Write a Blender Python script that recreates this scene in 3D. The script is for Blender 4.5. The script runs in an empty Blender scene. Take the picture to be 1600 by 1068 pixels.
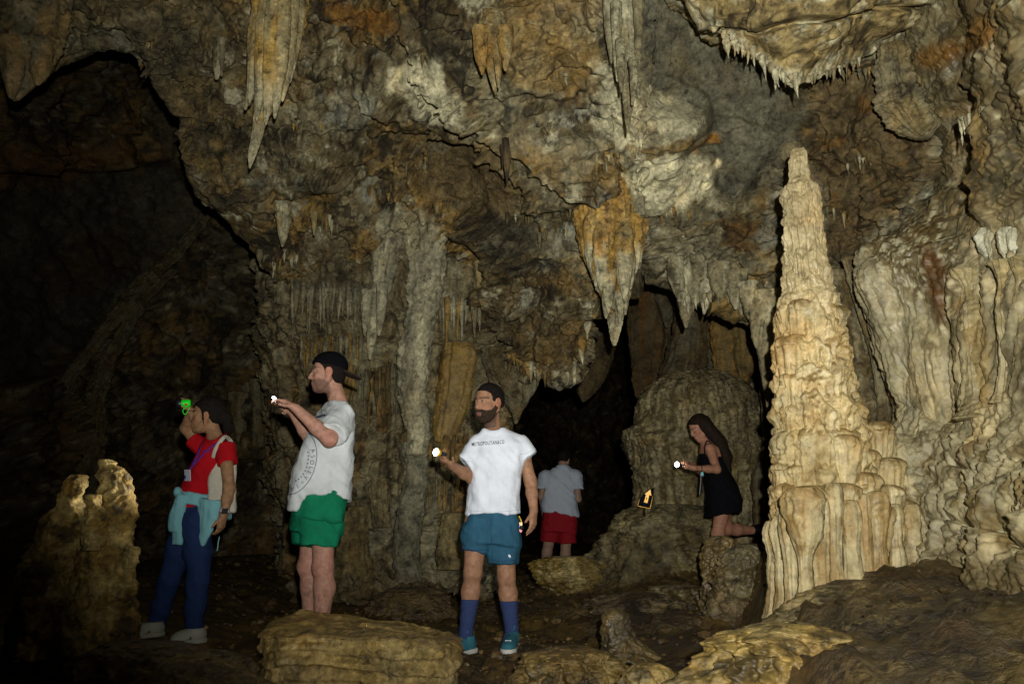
import bpy, math, random
import numpy as np
from mathutils import Vector, Matrix
from mathutils.bvhtree import BVHTree

random.seed(7)
RNG = np.random.default_rng(11)
scene = bpy.context.scene
COL = scene.collection

# ------------------------------------------------------------------ camera
FPX = 1244.0                       # focal length in photograph pixels (28 mm on a 36 mm sensor)
CAM = np.array([0.0, 0.0, 0.85])
PITCH = math.radians(12.7)
SP, CP = math.sin(PITCH), math.cos(PITCH)
cam_data = bpy.data.cameras.new("camera")
cam_data.sensor_width = 36.0
cam_data.lens = FPX * 36.0 / 1600.0
cam_data.clip_start = 0.05
cam_data.clip_end = 200.0
cam = bpy.data.objects.new("camera", cam_data)
cam.location = CAM
cam.rotation_euler = (math.radians(90) + PITCH, 0, 0)
COL.objects.link(cam)
scene.camera = cam

# ------------------------------------------------------------------ world: the cave is unlit, only a trace of stray light
world = bpy.data.worlds.new("World")
scene.world = world
world.use_nodes = True
world.node_tree.nodes["Background"].inputs[0].default_value = (0.5, 0.6, 0.7, 1)
world.node_tree.nodes["Background"].inputs[1].default_value = 0.0012

# ------------------------------------------------------------------ the photographer's flash, a hand above the lens
def spot(name, loc, target, energy, angle, blend, radius, color):
    l = bpy.data.lights.new(name, 'SPOT')
    l.energy = energy
    l.spot_size = math.radians(angle)
    l.spot_blend = blend
    l.shadow_soft_size = radius
    l.color = color
    o = bpy.data.objects.new(name, l)
    o.location = loc
    d = Vector(target) - Vector(loc)
    o.rotation_euler = d.to_track_quat('-Z', 'Y').to_euler()
    COL.objects.link(o)
    return o
FLASH_POS = (0.10, -0.22, 1.02)
_az, _el = math.radians(9.5), math.radians(24.5)
flash = spot("flash", FLASH_POS,
             (FLASH_POS[0] + math.sin(_az) * math.cos(_el), FLASH_POS[1] + math.cos(_az) * math.cos(_el), FLASH_POS[2] + math.sin(_el)),
             1620.0, 100, 1.0, 0.028, (0.99, 0.99, 0.98))

scene.view_settings.view_transform = 'Standard'
scene.view_settings.look = 'None'
scene.view_settings.exposure = 0.0
scene.view_settings.gamma = 1.0
scene.view_settings.use_curve_mapping = False
scene.cycles.max_bounces = 4
scene.cycles.diffuse_bounces = 2
scene.cycles.use_denoising = True

# ------------------------------------------------------------------ photograph pixel + distance -> point in the cave
def P(px, py, Y):
    x = (px - 800.0) / FPX
    y = (534.0 - py) / FPX
    t = Y / (CP - y * SP)
    return np.array([x * t, Y, CAM[2] + (SP + y * CP) * t])

def PA(a):
    a = np.asarray(a, float)
    x = (a[..., 0] - 800.0) / FPX
    y = (534.0 - a[..., 1]) / FPX
    t = a[..., 2] / (CP - y * SP)
    return np.stack([x * t, a[..., 2], CAM[2] + (SP + y * CP) * t], -1)

def project(W):
    d = W - CAM
    zc = d[..., 1] * CP + d[..., 2] * SP
    yc = -d[..., 1] * SP + d[..., 2] * CP
    return 800 + FPX * d[..., 0] / zc, 534 - FPX * yc / zc

def mpp(Y):                         # metres per photograph pixel at distance Y
    return Y / FPX

# ------------------------------------------------------------------ noise
_r = np.random.default_rng(3)
PERM = np.concatenate([_r.permutation(256)] * 2).astype(np.int32)
GRAD = _r.normal(size=(256, 3)).astype(np.float32)
GRAD /= np.linalg.norm(GRAD, axis=1)[:, None]

def pn(p):
    p = np.asarray(p, np.float32)
    i = np.floor(p).astype(np.int32)
    f = p - i
    i &= 255
    u = f * f * f * (f * (f * 6 - 15) + 10)
    out = 0
    for dx in (0, 1):
        hx = PERM[(i[:, 0] + dx) & 255]
        wx = u[:, 0] if dx else 1 - u[:, 0]
        for dy in (0, 1):
            hy = PERM[(hx + i[:, 1] + dy) & 255]
            wy = u[:, 1] if dy else 1 - u[:, 1]
            for dz in (0, 1):
                g = GRAD[PERM[(hy + i[:, 2] + dz) & 255]]
                wz = u[:, 2] if dz else 1 - u[:, 2]
                out = out + wx * wy * wz * (g[:, 0] * (f[:, 0] - dx) + g[:, 1] * (f[:, 1] - dy) + g[:, 2] * (f[:, 2] - dz))
    return out * 1.5

def fbm(p, octv=3, lac=2.1, gain=0.5):
    p = np.asarray(p, np.float32)
    a, s, t = 1.0, 0.0, 0.0
    for k in range(octv):
        s = s + a * pn(p + 17.3 * k)
        t += a
        a *= gain
        p = p * lac
    return s / t * 1.35

def billow(p, octv=2):
    p = np.asarray(p, np.float32)
    a, s, t = 1.0, 0.0, 0.0
    for k in range(octv):
        s = s + a * np.abs(pn(p + 31.7 * k))
        t += a
        a *= 0.5
        p = p * 2.1
    return s / t * 2 - 0.45

def lumps(p, jit=0.8):
    """rounded cauliflower lumps: 1 at lump centres, 0 in the creases between them."""
    p = np.asarray(p, np.float32)
    i0 = np.floor(p).astype(np.int32)
    f = p - i0
    best = np.full(len(p), 9.0, np.float32)
    for dx in (-1, 0, 1):
        for dy in (-1, 0, 1):
            for dz in (-1, 0, 1):
                h = PERM[(PERM[(PERM[(i0[:, 0] + dx) & 255] + i0[:, 1] + dy) & 255] + i0[:, 2] + dz) & 255]
                g = GRAD[h]
                q = f - (np.array([dx, dy, dz], np.float32) + .5 + .5 * jit * g)
                best = np.minimum(best, np.sum(q * q, 1))
    return np.sqrt(np.clip(1 - best / .75, 0, 1))

def sst(a, b, x):
    t = np.clip((x - a) / (b - a), 0, 1)
    return t * t * (3 - 2 * t)

def mix(a, b, t):
    t = np.asarray(t)[:, None]
    return a * (1 - t) + np.asarray(b, float) * t

# ------------------------------------------------------------------ object helpers
def props(o, label=None, cat=None, group=None, kind=None):
    if label: o["label"] = label
    if cat: o["category"] = cat
    if group: o["group"] = group
    if kind: o["kind"] = kind
    return o

def empty(name, loc, label, cat, group=None):
    o = bpy.data.objects.new(name, None)
    o.location = loc
    o.empty_display_size = 0.1
    COL.objects.link(o)
    return props(o, label, cat, group, 'thing')

def link(name, me, origin, parent=None):
    o = bpy.data.objects.new(name, me)
    COL.objects.link(o)
    if parent is not None:
        o.parent = parent
        pl = np.array(parent.location)
        q = parent.parent
        while q is not None:
            pl = pl + np.array(q.location)
            q = q.parent
        o.location = Vector(np.asarray(origin) - pl)
    else:
        o.location = Vector(origin)
    return o

def raw_mesh(name, V, F, mat, col=None, smooth=True):
    """V (n,3), F (m,4) or (m,3) int array."""
    me = bpy.data.meshes.new(name)
    V = np.ascontiguousarray(V, np.float32)
    F = np.ascontiguousarray(F, np.int32)
    n, m = len(V), len(F)
    k = F.shape[1]
    me.vertices.add(n)
    me.vertices.foreach_set("co", V.ravel())
    me.loops.add(m * k)
    me.loops.foreach_set("vertex_index", F.ravel())
    me.polygons.add(m)
    me.polygons.foreach_set("loop_start", np.arange(0, m * k, k, dtype=np.int32))
    me.polygons.foreach_set("loop_total", np.full(m, k, np.int32))
    me.update(calc_edges=True)
    me.polygons.foreach_set("use_smooth", np.full(m, smooth, bool))
    if col is not None:
        at = me.color_attributes.new("col", 'FLOAT_COLOR', 'POINT')
        c4 = np.ones((n, 4), np.float32)
        c4[:, :3] = np.clip(col, 0.004, 1)
        at.data.foreach_set("color", c4.ravel())
    me.materials.append(mat)
    return me

def obj(name, V, F, mat, parent=None, col=None, origin=None, smooth=True):
    V = np.asarray(V, float)
    if origin is None:
        origin = V.mean(0) if parent is not None else np.array([V[:, 0].mean(), V[:, 1].mean(), V[:, 2].min()])
    me = raw_mesh(name, V - origin, F, mat, col, smooth)
    return link(name, me, origin, parent)

def grid_faces(nu, nv, closed=False):
    a = np.arange(nu if closed else nu - 1)[:, None]
    b = np.arange(nv - 1)[None, :]
    a1 = (a + 1) % nu
    i0 = a * nv + b; i1 = a1 * nv + b; i2 = a1 * nv + b + 1; i3 = a * nv + b + 1
    return np.stack([i0, i1, i2, i3], -1).reshape(-1, 4)

def grid_normals(G, closed=False):
    if closed:
        du = np.roll(G, -1, 0) - np.roll(G, 1, 0)
    else:
        du = np.gradient(G, axis=0)
    dv = np.gradient(G, axis=1)
    n = np.cross(du, dv)
    l = np.linalg.norm(n, axis=-1, keepdims=True)
    return n / np.maximum(l, 1e-9)

def catmull(C, n, closed=False):
    """C (k, ...) -> (n, ...) Catmull-Rom through the control points."""
    C = np.asarray(C, float)
    k = len(C)
    t = np.linspace(0, k - 1, n)
    i = np.minimum(t.astype(int), k - 2)
    f = (t - i).reshape((-1,) + (1,) * (C.ndim - 1))
    E = np.concatenate([2 * C[:1] - C[1:2], C, 2 * C[-1:] - C[-2:-1]])
    p0, p1, p2, p3 = E[i], E[i + 1], E[i + 2], E[i + 3]
    return 0.5 * (2 * p1 + (p2 - p0) * f + (2 * p0 - 5 * p1 + 4 * p2 - p3) * f ** 2 + (3 * p1 - p0 - 3 * p2 + p3) * f ** 3)

# ------------------------------------------------------------------ materials
def new_mat(name):
    m = bpy.data.materials.new(name)
    m.use_nodes = True
    nt = m.node_tree
    b = nt.nodes["Principled BSDF"]
    return m, nt, b

def nd(nt, t, **kw):
    n = nt.nodes.new(t)
    for k, v in kw.items():
        if k in n.inputs: n.inputs[k].default_value = v
        else: setattr(n, k, v)
    return n

def rock_material(name, bump=0.6, rough=0.78, grain=1.0, spec=0.3, wet=0.0):
    """Colour from the baked mineral colours, fine speckle, crust and pitting from noise in object space."""
    m, nt, b = new_mat(name)
    L = nt.links
    at = nd(nt, "ShaderNodeAttribute", attribute_name="col")
    geo = nd(nt, "ShaderNodeNewGeometry")
    n1 = nd(nt, "ShaderNodeTexNoise", Scale=7.0, Detail=8.0, Roughness=0.68)
    n2 = nd(nt, "ShaderNodeTexNoise", Scale=34.0, Detail=6.0, Roughness=0.7)
    n3 = nd(nt, "ShaderNodeTexNoise", Scale=2.2, Detail=5.0, Roughness=0.6)
    vo = nd(nt, "ShaderNodeTexVoronoi", Scale=26.0)
    for n in (n1, n2, n3, vo):
        L.new(geo.outputs["Position"], n.inputs["Vector"])
    r1 = nd(nt, "ShaderNodeMapRange"); r1.inputs[1].default_value = 0.32; r1.inputs[2].default_value = 0.70
    r1.inputs[3].default_value = 1 - 0.62 * grain; r1.inputs[4].default_value = 1 + 0.45 * grain
    L.new(n1.outputs["Fac"], r1.inputs[0])
    r2 = nd(nt, "ShaderNodeMapRange"); r2.inputs[1].default_value = 0.34; r2.inputs[2].default_value = 0.68
    r2.inputs[3].default_value = 1 - 0.40 * grain; r2.inputs[4].default_value = 1 + 0.32 * grain
    L.new(n2.outputs["Fac"], r2.inputs[0])
    mu = nd(nt, "ShaderNodeMath", operation='MULTIPLY')
    L.new(r1.outputs[0], mu.inputs[0]); L.new(r2.outputs[0], mu.inputs[1])
    n4 = nd(nt, "ShaderNodeTexNoise", Scale=13.0, Detail=10.0, Roughness=0.74)
    L.new(geo.outputs["Position"], n4.inputs["Vector"])
    r4 = nd(nt, "ShaderNodeMapRange"); r4.inputs[1].default_value = 0.36; r4.inputs[2].default_value = 0.46
    r4.inputs[3].default_value = 1 - 0.72 * grain; r4.inputs[4].default_value = 1.0
    L.new(n4.outputs["Fac"], r4.inputs[0])
    r5 = nd(nt, "ShaderNodeMapRange"); r5.inputs[1].default_value = 0.57; r5.inputs[2].default_value = 0.66
    r5.inputs[3].default_value = 0.0; r5.inputs[4].default_value = 0.55 * grain
    L.new(n4.outputs["Fac"], r5.inputs[0])
    mu0 = mu
    mu = nd(nt, "ShaderNodeMath", operation='MULTIPLY')
    L.new(mu0.outputs[0], mu.inputs[0]); L.new(r4.outputs[0], mu.inputs[1])
    mu1 = mu
    mu = nd(nt, "ShaderNodeMath", operation='ADD')
    L.new(mu1.outputs[0], mu.inputs[0]); L.new(r5.outputs[0], mu.inputs[1])
    vm = nd(nt, "ShaderNodeVectorMath", operation='SCALE')
    L.new(at.outputs["Color"], vm.inputs[0]); L.new(mu.outputs[0], vm.inputs["Scale"])
    # slight iron staining
    st = nd(nt, "ShaderNodeMapRange"); st.inputs[1].default_value = 0.52; st.inputs[2].default_value = 0.72
    st.inputs[3].default_value = 0.0; st.inputs[4].default_value = 0.55
    L.new(n3.outputs["Fac"], st.inputs[0])
    mc = nd(nt, "ShaderNodeMix", data_type='RGBA', blend_type='MULTIPLY')
    L.new(st.outputs[0], mc.inputs[0]); L.new(vm.outputs[0], mc.inputs[6])
    mc.inputs[7].default_value = (1.0, 0.74, 0.42, 1)
    hue = nd(nt, "ShaderNodeVectorMath", operation='MULTIPLY')
    hue.inputs[1].default_value = (1.0, 0.985, 0.78)
    L.new(mc.outputs[2], hue.inputs[0])
    L.new(hue.outputs[0], b.inputs["Base Color"])
    # relief
    add = nd(nt, "ShaderNodeMath", operation='MULTIPLY_ADD'); add.inputs[1].default_value = 0.35
    L.new(n2.outputs["Fac"], add.inputs[0]); L.new(n1.outputs["Fac"], add.inputs[2])
    add2 = nd(nt, "ShaderNodeMath", operation='MULTIPLY_ADD'); add2.inputs[1].default_value = -0.18
    L.new(vo.outputs["Distance"], add2.inputs[0]); L.new(add.outputs[0], add2.inputs[2])
    bp = nd(nt, "ShaderNodeBump", Strength=bump, Distance=0.09)
    L.new(add2.outputs[0], bp.inputs["Height"])
    n6 = nd(nt, "ShaderNodeTexNoise", Scale=0.9, Detail=4.0, Roughness=0.6)
    L.new(geo.outputs["Position"], n6.inputs["Vector"])
    bs = nd(nt, "ShaderNodeMapRange"); bs.inputs[1].default_value = 0.42; bs.inputs[2].default_value = 0.60
    bs.inputs[3].default_value = bump * 0.15; bs.inputs[4].default_value = bump * 1.15
    L.new(n6.outputs["Fac"], bs.inputs[0]); L.new(bs.outputs[0], bp.inputs["Strength"])
    L.new(bp.outputs[0], b.inputs["Normal"])
    b.inputs["Roughness"].default_value = rough
    if wet:
        rr = nd(nt, "ShaderNodeMapRange"); rr.inputs[1].default_value = 0.4; rr.inputs[2].default_value = 0.65
        rr.inputs[3].default_value = rough - wet; rr.inputs[4].default_value = rough
        L.new(n3.outputs["Fac"], rr.inputs[0]); L.new(rr.outputs[0], b.inputs["Roughness"])
    b.inputs["Specular IOR Level"].default_value = spec
    return m

ROCK = rock_material("limestone", bump=0.75)
ROCK_SMOOTH = rock_material("smooth_flowstone", bump=0.38, grain=0.55, rough=.62, spec=.4, wet=.22)
ROCK_WET = rock_material("damp_mud_rock", bump=0.95, rough=0.66, grain=1.0, spec=0.5, wet=0.30)
ROCK_FAR = rock_material("far_limestone", bump=0.7, grain=0.8)

# ------------------------------------------------------------------ rock colours (dry mineral albedo)
GREY = np.array([0.225, 0.192, 0.122]); PALE = np.array([0.50, 0.46, 0.34]); OCHRE = np.array([0.29, 0.185, 0.060])
BROWN = np.array([0.118, 0.082, 0.035]); DARK = np.array([0.032, 0.025, 0.015]); ORANGE = np.array([0.36, 0.165, 0.025])
CREAM = np.array([0.51, 0.425, 0.27]); SLATE = np.array([0.165, 0.155, 0.115]); MUD = np.array([0.085, 0.053, 0.017])
BLUEG = np.array([0.29, 0.29, 0.25])

def ceiling_colour(W, seed=0.0, base=GREY, alt=BROWN):
    n1 = fbm(W * 0.75 + seed, 3); n2 = fbm(W * 2.6 + seed + 9, 4, gain=0.65); n3 = fbm(W * 8.0 + seed + 3, 4, gain=0.7)
    n4 = fbm(W * 1.5 + seed + 40, 4, gain=0.6); n5 = fbm(W * 4.2 + seed + 70, 4, gain=0.7)
    c = mix(np.tile(alt, (len(W), 1)), base, sst(-0.25, 0.3, n1 * .6 + 0.5 * n3 + .4 * n5))
    c = mix(c, OCHRE, 0.88 * sst(-0.05, 0.33, n4 - 0.2 * n1 + 0.3 * n3))
    c = mix(c, PALE, 0.85 * sst(0.27, 0.42, n2 + 0.4 * n3 - 0.1 * n4))
    c = mix(c, BLUEG, 0.7 * sst(0.27, 0.45, fbm(W * 1.9 + seed + 80, 4, gain=0.65) + .25 * n5))
    c = mix(c, BROWN * .6, 0.8 * sst(0.12, 0.32, -n5 + 0.4 * n3))
    c = mix(c, DARK, 0.92 * sst(0.19, 0.32, -n2 + 0.6 * n3 + .15 * n5))
    return c

def patch(W, c, px, py, r, colour, s=0.9, squash=1.0, ragged=0.55, scale=4.0):
    """A mineral patch: centred on the surface point seen at (px,py), ragged outline."""
    qx, qy = project(W)
    i = np.argmin((qx - px) ** 2 + (qy - py) ** 2)
    ctr = W[i]
    R = r * mpp(np.linalg.norm(ctr - CAM))
    d = (W - ctr) * np.array([1, 1, 1 / squash])
    dist = np.linalg.norm(d, axis=1) / R
    near = dist < 2.5
    m = np.zeros(len(W))
    n = fbm(W[near] * scale + px * 0.37, 3, gain=0.6)
    m[near] = s * sst(-0.12, 0.14, 1 - dist[near] + ragged * n)
    return mix(c, colour, m)

# ------------------------------------------------------------------ rock builders
def sheet(name, ctrl, nu, nv, disp, colour, mat, label, cat, kind="structure", flip=None):
    """A rock face through a lattice of points; disp(W, N, U, V) -> offset along the normal, colour(W, N, U, V)."""
    C = PA(ctrl)
    G = catmull(C, nu)
    G = np.swapaxes(catmull(np.swapaxes(G, 0, 1), nv), 0, 1)
    N = grid_normals(G)
    f = np.sum(N * (CAM - G), -1)
    sgn = 1.0 if np.median(f[:, : int(nv * 0.7)]) > 0 else -1.0
    U, Vv = np.meshgrid(np.linspace(0, 1, nu), np.linspace(0, 1, nv), indexing='ij')
    W = G.reshape(-1, 3)
    Nf = (N * sgn).reshape(-1, 3)
    d = disp(W, Nf, U.ravel(), Vv.ravel())
    W2 = W + (d[:, None] * Nf if d.ndim == 1 else d)
    N2 = (grid_normals(W2.reshape(G.shape)) * sgn).reshape(-1, 3)
    c = colour(W2, N2, U.ravel(), Vv.ravel())
    F = grid_faces(nu, nv)
    if sgn < 0: F = F[:, ::-1]
    o = obj(name, W2, F, mat, None, c)
    props(o, label, cat, None, kind)
    return o, W2.reshape(G.shape), N2.reshape(G.shape)

def rough_disp(amp=1.0, seed=0.0, vert=0.0):
    def f(W, N, U, V):
        m = .22 + .78 * sst(-.12, .22, fbm(W * .85 + seed + 140, 3))
        d = 0.26 * fbm(W * 0.7 + seed, 2) + 0.12 * fbm(W * 1.9 + seed, 2) + m * 0.062 * fbm(W * 5.5 + seed, 4, gain=.65)
        d = d + m * 0.014 * fbm(W * 26 + seed, 2) + m * 0.05 * np.maximum(0, fbm(W * 4.0 + seed + 50, 2) - .15)
        f1 = fbm(W * np.array([1.1, 1.1, 2.0]) + seed + 11, 4, gain=.62); f2 = fbm(W * np.array([1.6, 1.6, 2.6]) + seed + 71, 4, gain=.62)
        d = d + 0.10 * sst(-.03, .03, f1) + 0.07 * sst(-.02, .025, f2 + .22) + .05 * sst(-.02, .02, f2 - .25)
        if vert:
            d = d + vert * billow(W * np.array([5.5, 5.5, 0.7]) + seed) + vert * 0.4 * billow(W * np.array([14, 14, 1.5]) + seed)
        return d * amp
    return f

def loft(name, nodes, Y, mat, colour, seg=48, rings=80, parent=None, label=None, cat=None, group=None, depth=0.8,
         disp=None, flutes=0.0, ff=6.0, rough=1.0, seed=None, yoff=0.0, cap=True, kind=None, Ys=None):
    """A stalactite, column or boulder: nodes (px, py, half width px) down its axis at distance Y."""
    nodes = np.asarray(nodes, float)
    seed = random.uniform(0, 90) if seed is None else seed
    k = len(nodes)
    Yk = np.full(k, float(Y)) if Ys is None else np.asarray(Ys, float)
    ax = PA(np.stack([nodes[:, 0], nodes[:, 1], Yk], -1))
    ax[:, 1] += yoff
    dist = (Yk / (CP - (534 - nodes[:, 1]) / FPX * SP))
    R = nodes[:, 2] * dist / FPX
    ax = catmull(ax, rings); R = np.maximum(catmull(R[:, None], rings)[:, 0], 0.0015)
    if cap:                                    # round off the ends
        R[0] *= 0.15; R[-1] *= 0.15
        if rings > 12: R[1] *= 0.7; R[-2] *= 0.7
    th = np.linspace(0, 2 * np.pi, seg, endpoint=False)
    dirs = np.stack([np.cos(th), np.sin(th) * depth, np.zeros(seg)], -1)
    G = ax[None] + dirs[:, None] * R[None, :, None]
    W = G.reshape(-1, 3)
    Rr = np.tile(R, seg)
    sc = np.clip(Rr / 0.15, 0.15, 1.6)
    v = np.tile(np.linspace(0, 1, rings), seg)
    TH = np.repeat(th, rings)
    N = np.repeat(dirs, rings, 0)
    N = N / np.linalg.norm(N, axis=1)[:, None]
    d = rough * sc * (0.022 * fbm(W * 5 + seed, 3) + 0.012 * billow(W * 13 + seed) + 0.006 * fbm(W * 32 + seed, 2))
    if flutes:
        d = d + flutes * Rr * (billow(np.stack([np.cos(TH) * ff * 0.35, np.sin(TH) * ff * 0.35, v * 0.9 + seed], -1), 2))
    if disp is not None:
        d = d + disp(W, TH, v, Rr)
    W2 = W + N * d[:, None]
    N2 = grid_normals(W2.reshape(G.shape), True).reshape(-1, 3)
    c = colour(W2, N2, TH, v)
    F = grid_faces(seg, rings, True)
    # orient outward
    a, b_, c_ = W2[F[0, 0]], W2[F[0, 1]], W2[F[0, 2]]
    if np.dot(np.cross(b_ - a, c_ - a), N[F[0, 0]]) < 0: F = F[:, ::-1]
    ends = [np.arange(seg) * rings, np.arange(seg) * rings + rings - 1]
    o = obj(name, W2, F, mat, parent, c)
    props(o, label, cat, group, kind or ('thing' if label else None))
    return o

# little hanging drips share a few meshes
def unit_drip(seed):
    rg = np.random.default_rng(seed)
    seg, rings = 7, 6
    t = np.linspace(0, 1, rings)
    r = 0.5 * (1 - t) ** 0.75 * (1 + 0.25 * rg.normal(size=rings)); r[-1] = 0.03
    th = np.linspace(0, 2 * np.pi, seg, endpoint=False)
    bend = 0.12 * rg.normal(size=2)
    G = np.zeros((seg, rings, 3))
    G[..., 0] = np.cos(th)[:, None] * r * (1 + 0.2 * rg.normal(size=(seg, 1))) + bend[0] * t ** 2
    G[..., 1] = np.sin(th)[:, None] * r * (1 + 0.2 * rg.normal(size=(seg, 1))) + bend[1] * t ** 2
    G[..., 2] = -t[None] + 0.12
    return G.reshape(-1, 3), grid_faces(seg, rings, True)[:, ::-1]
_drip_cache = {}
def drip_mesh(kind, colour, mat):
    key = (kind, mat.name, tuple(np.round(colour, 3)))
    if key not in _drip_cache:
        V, F = unit_drip(kind)
        c = np.tile(colour, (len(V), 1))
        c = mix(c, c[0] * 0.6, sst(0.0, 0.12, V[:, 2]))
        _drip_cache[key] = raw_mesh("dripstone", V, F, mat, c)
    return _drip_cache[key]

def drips(parent, pts, colours, width, length, mat=ROCK, name="dripstone", jitter=6):
    """pts: list of (px,py,Y) along an edge; one small dripstone hangs at each."""
    pl = np.array(parent.location)
    for (px, py, Y) in pts:
        w = P(px + random.uniform(-jitter, jitter) * 0.5, py + random.uniform(-jitter, jitter) * 0.4, Y)
        o = bpy.data.objects.new(name, drip_mesh(random.randrange(5), random.choice(colours), mat))
        COL.objects.link(o)
        o.parent = parent
        o.location = Vector(w - pl)
        wd = random.uniform(*width) * mpp(Y); ln = random.uniform(*length) * mpp(Y)
        o.scale = (wd, wd * 0.9, ln)
        o.rotation_euler = (random.uniform(-.06, .06), random.uniform(-.06, .06), random.uniform(0, 6.28))

def surface_y(grid):
    """distance at which a rock face is seen at a photograph pixel"""
    W = grid.reshape(-1, 3); q = project(W)
    def f(px, py, r=6):
        near = (q[0] - px) ** 2 + (q[1] - py) ** 2 < r * r
        return float(W[near][:, 1].min()) if near.any() else float(W[np.argmin((q[0] - px) ** 2 + (q[1] - py) ** 2)][1])
    return f

def along(pts, n):
    pts = np.asarray(pts, float)
    t = np.sort(RNG.uniform(0, len(pts) - 1.001, n))
    i = t.astype(int); f = (t - i)[:, None]
    return [tuple(q) for q in pts[i] * (1 - f) + pts[i + 1] * f]
# ================================================================== THE CAVE
def poly_sd(qx, qy, poly):
    """signed distance in photograph pixels to a polygon, positive inside (used to lay out mineral crusts and ledges)."""
    poly = np.asarray(poly, float)
    d = np.full(len(qx), 1e9)
    inside = np.zeros(len(qx), bool)
    n = len(poly)
    for i in range(n):
        ax, ay = poly[i]; bx, by = poly[(i + 1) % n]
        ex, ey = bx - ax, by - ay
        wx, wy = qx - ax, qy - ay
        t = np.clip((wx * ex + wy * ey) / (ex * ex + ey * ey + 1e-9), 0, 1)
        d = np.minimum(d, np.hypot(wx - ex * t, wy - ey * t))
        c = ((ay > qy) != (by > qy)) & (qx < (bx - ax) * (qy - ay) / (by - ay + 1e-12) + ax)
        inside ^= c
    return np.where(inside, d, -d)

def curtain(tops, lips, rows=(0, .2, .4, .6, .8, .93, 1.0), bulge=0.0, back=((6, .12), (22, .5), (48, 1.4), (70, 2.6))):
    ctrl = []
    for a, b in zip(tops, lips):
        a = np.array(a, float); b = np.array(b, float)
        col = []
        for t in rows:
            q = a * (1 - t) + b * t
            q[2] += bulge * math.sin(math.pi * t)
            col.append(q)
        for dpy, dY in back:
            col.append(b + np.array([0, -dpy, dY]))
        ctrl.append(col)
    return np.array(ctrl)

# ---- floor: one uneven sheet, rising to the right under the tall stalagmite
def floor_z(x, y):
    z = 0.03 + 0.012 * (y - 5)
    edge = np.interp(y, [0, 2.6, 3.0, 3.5, 4.0, 4.6, 5.4, 6.5, 8, 30], [1.6, .95, .80, 1.12, 1.28, 1.44, 1.58, 1.8, 2.6, 3.4])
    rise = sst(-.10, .16, x - edge)
    z = z + rise * (0.36 + 0.16 * np.clip(x - edge, 0, 3) + 0.06 * sst(3.6, 5, y)) * sst(1.2, 2.4, y)
    z = z + 0.25 * sst(-1.6, -3.4, x) * sst(2, 4, y)                          # left bank
    z = z + 0.55 * np.exp(-(((x - 1.55) / 0.75) ** 2 + ((y - 8.7) / 0.9) ** 2))    # mound under the sign
    z = z + 0.10 * np.exp(-(((x - 0.6) / 1.3) ** 2 + ((y - 7.3) / 0.6) ** 2))
    z = z + 0.10 * sst(0.2, 0.9, np.sin(y * 3.1 + 0.9 * np.sin(x * 1.1))) * sst(0.1, .5, x) * sst(5.4, 6, y) * (1 - sst(7.5, 8.5, y))
    return z
nx, ny = 600, 660
gx = np.sign(np.linspace(-1, 1, nx)) * np.abs(np.linspace(-1, 1, nx)) ** 1.5 * 11
gy = -1.5 + 25 * np.linspace(0, 1, ny) ** 1.8
X, Yg = np.meshgrid(gx, gy, indexing='ij')
W = np.stack([X.ravel(), Yg.ravel(), np.zeros(X.size)], -1)
z = floor_z(W[:, 0], W[:, 1])
right = sst(-.1, .3, W[:, 0] - np.interp(W[:, 1], [0, 3, 4, 5, 8, 30], [1, .8, 1.25, 1.5, 2.6, 3.4]))
z += 0.035 * sst(-.03, .03, fbm(W * 1.2 + 30, 4, gain=.6)) + 0.05 * fbm(W * 1.3, 3) + 0.018 * billow(W * 5, 2) + 0.016 * fbm(W * 12, 3) + 0.006 * billow(W * 30)
z += right * .035 * lumps(W * np.array([8., 8., 1.])) * sst(-.2, .3, fbm(W * 1.7 + 8, 2))
z += right * (0.06 * fbm(W * 2.6 + 5, 3) + 0.035 * fbm(W * 8, 3))
W[:, 2] = z
n1 = fbm(W * 1.7, 4, gain=.6); n2 = fbm(W * 6 + 9, 3, gain=.6)
c = mix(np.tile(MUD, (len(W), 1)), OCHRE * 0.8, sst(0, .6, n1 + .4 * n2) * 0.7)
c = mix(c, DARK * 1.3, sst(.1, .5, n2 - n1 * .5) * .7)
c = mix(c, np.array([.20, .145, .06]), right * 0.75 * sst(-.3, .35, n1 + .5 * n2))
floor = obj("cave_floor", W, grid_faces(nx, ny), ROCK_WET, None, c)
props(floor, "damp brown mud and rock floor of the cave under the people", "cave floor", None, "structure")
def ground(x, y):
    return float(floor_z(np.array([x]), np.array([y]))[0])

# ---- far wall: the dark chamber on the left, the tunnel, the space behind the tall stalagmite
cols = []
for px, Yt, Yb in ((-420, 5.0, 5.5), (-150, 7.2, 7.5), (40, 9.5, 9.0), (170, 11.5, 10.5), (290, 12.5, 11.5), (400, 12.5, 11.5), (520, 12.5, 12),
                   (680, 13.5, 13.5), (775, 16, 16.5), (815, 26, 27), (870, 30, 30), (940, 30, 30), (1000, 26, 27), (1040, 15, 16), (1090, 12.8, 12.3), (1180, 12.0, 11.8),
                   (1260, 10.5, 10.8), (1350, 9.6, 9.6), (1500, 8.2, 8), (1800, 7, 7)):
    cols.append([(px, py, Yt * (1 - t) + Yb * t + o) for py, t, o in
                 ((-120, 0, -3.0), (20, .05, -2.0), (160, .1, -1.0), (300, .25, -.2), (440, .4, .2), (600, .6, .3), (740, .8, 0), (860, .95, -.3), (960, 1, -1.0))])
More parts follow.
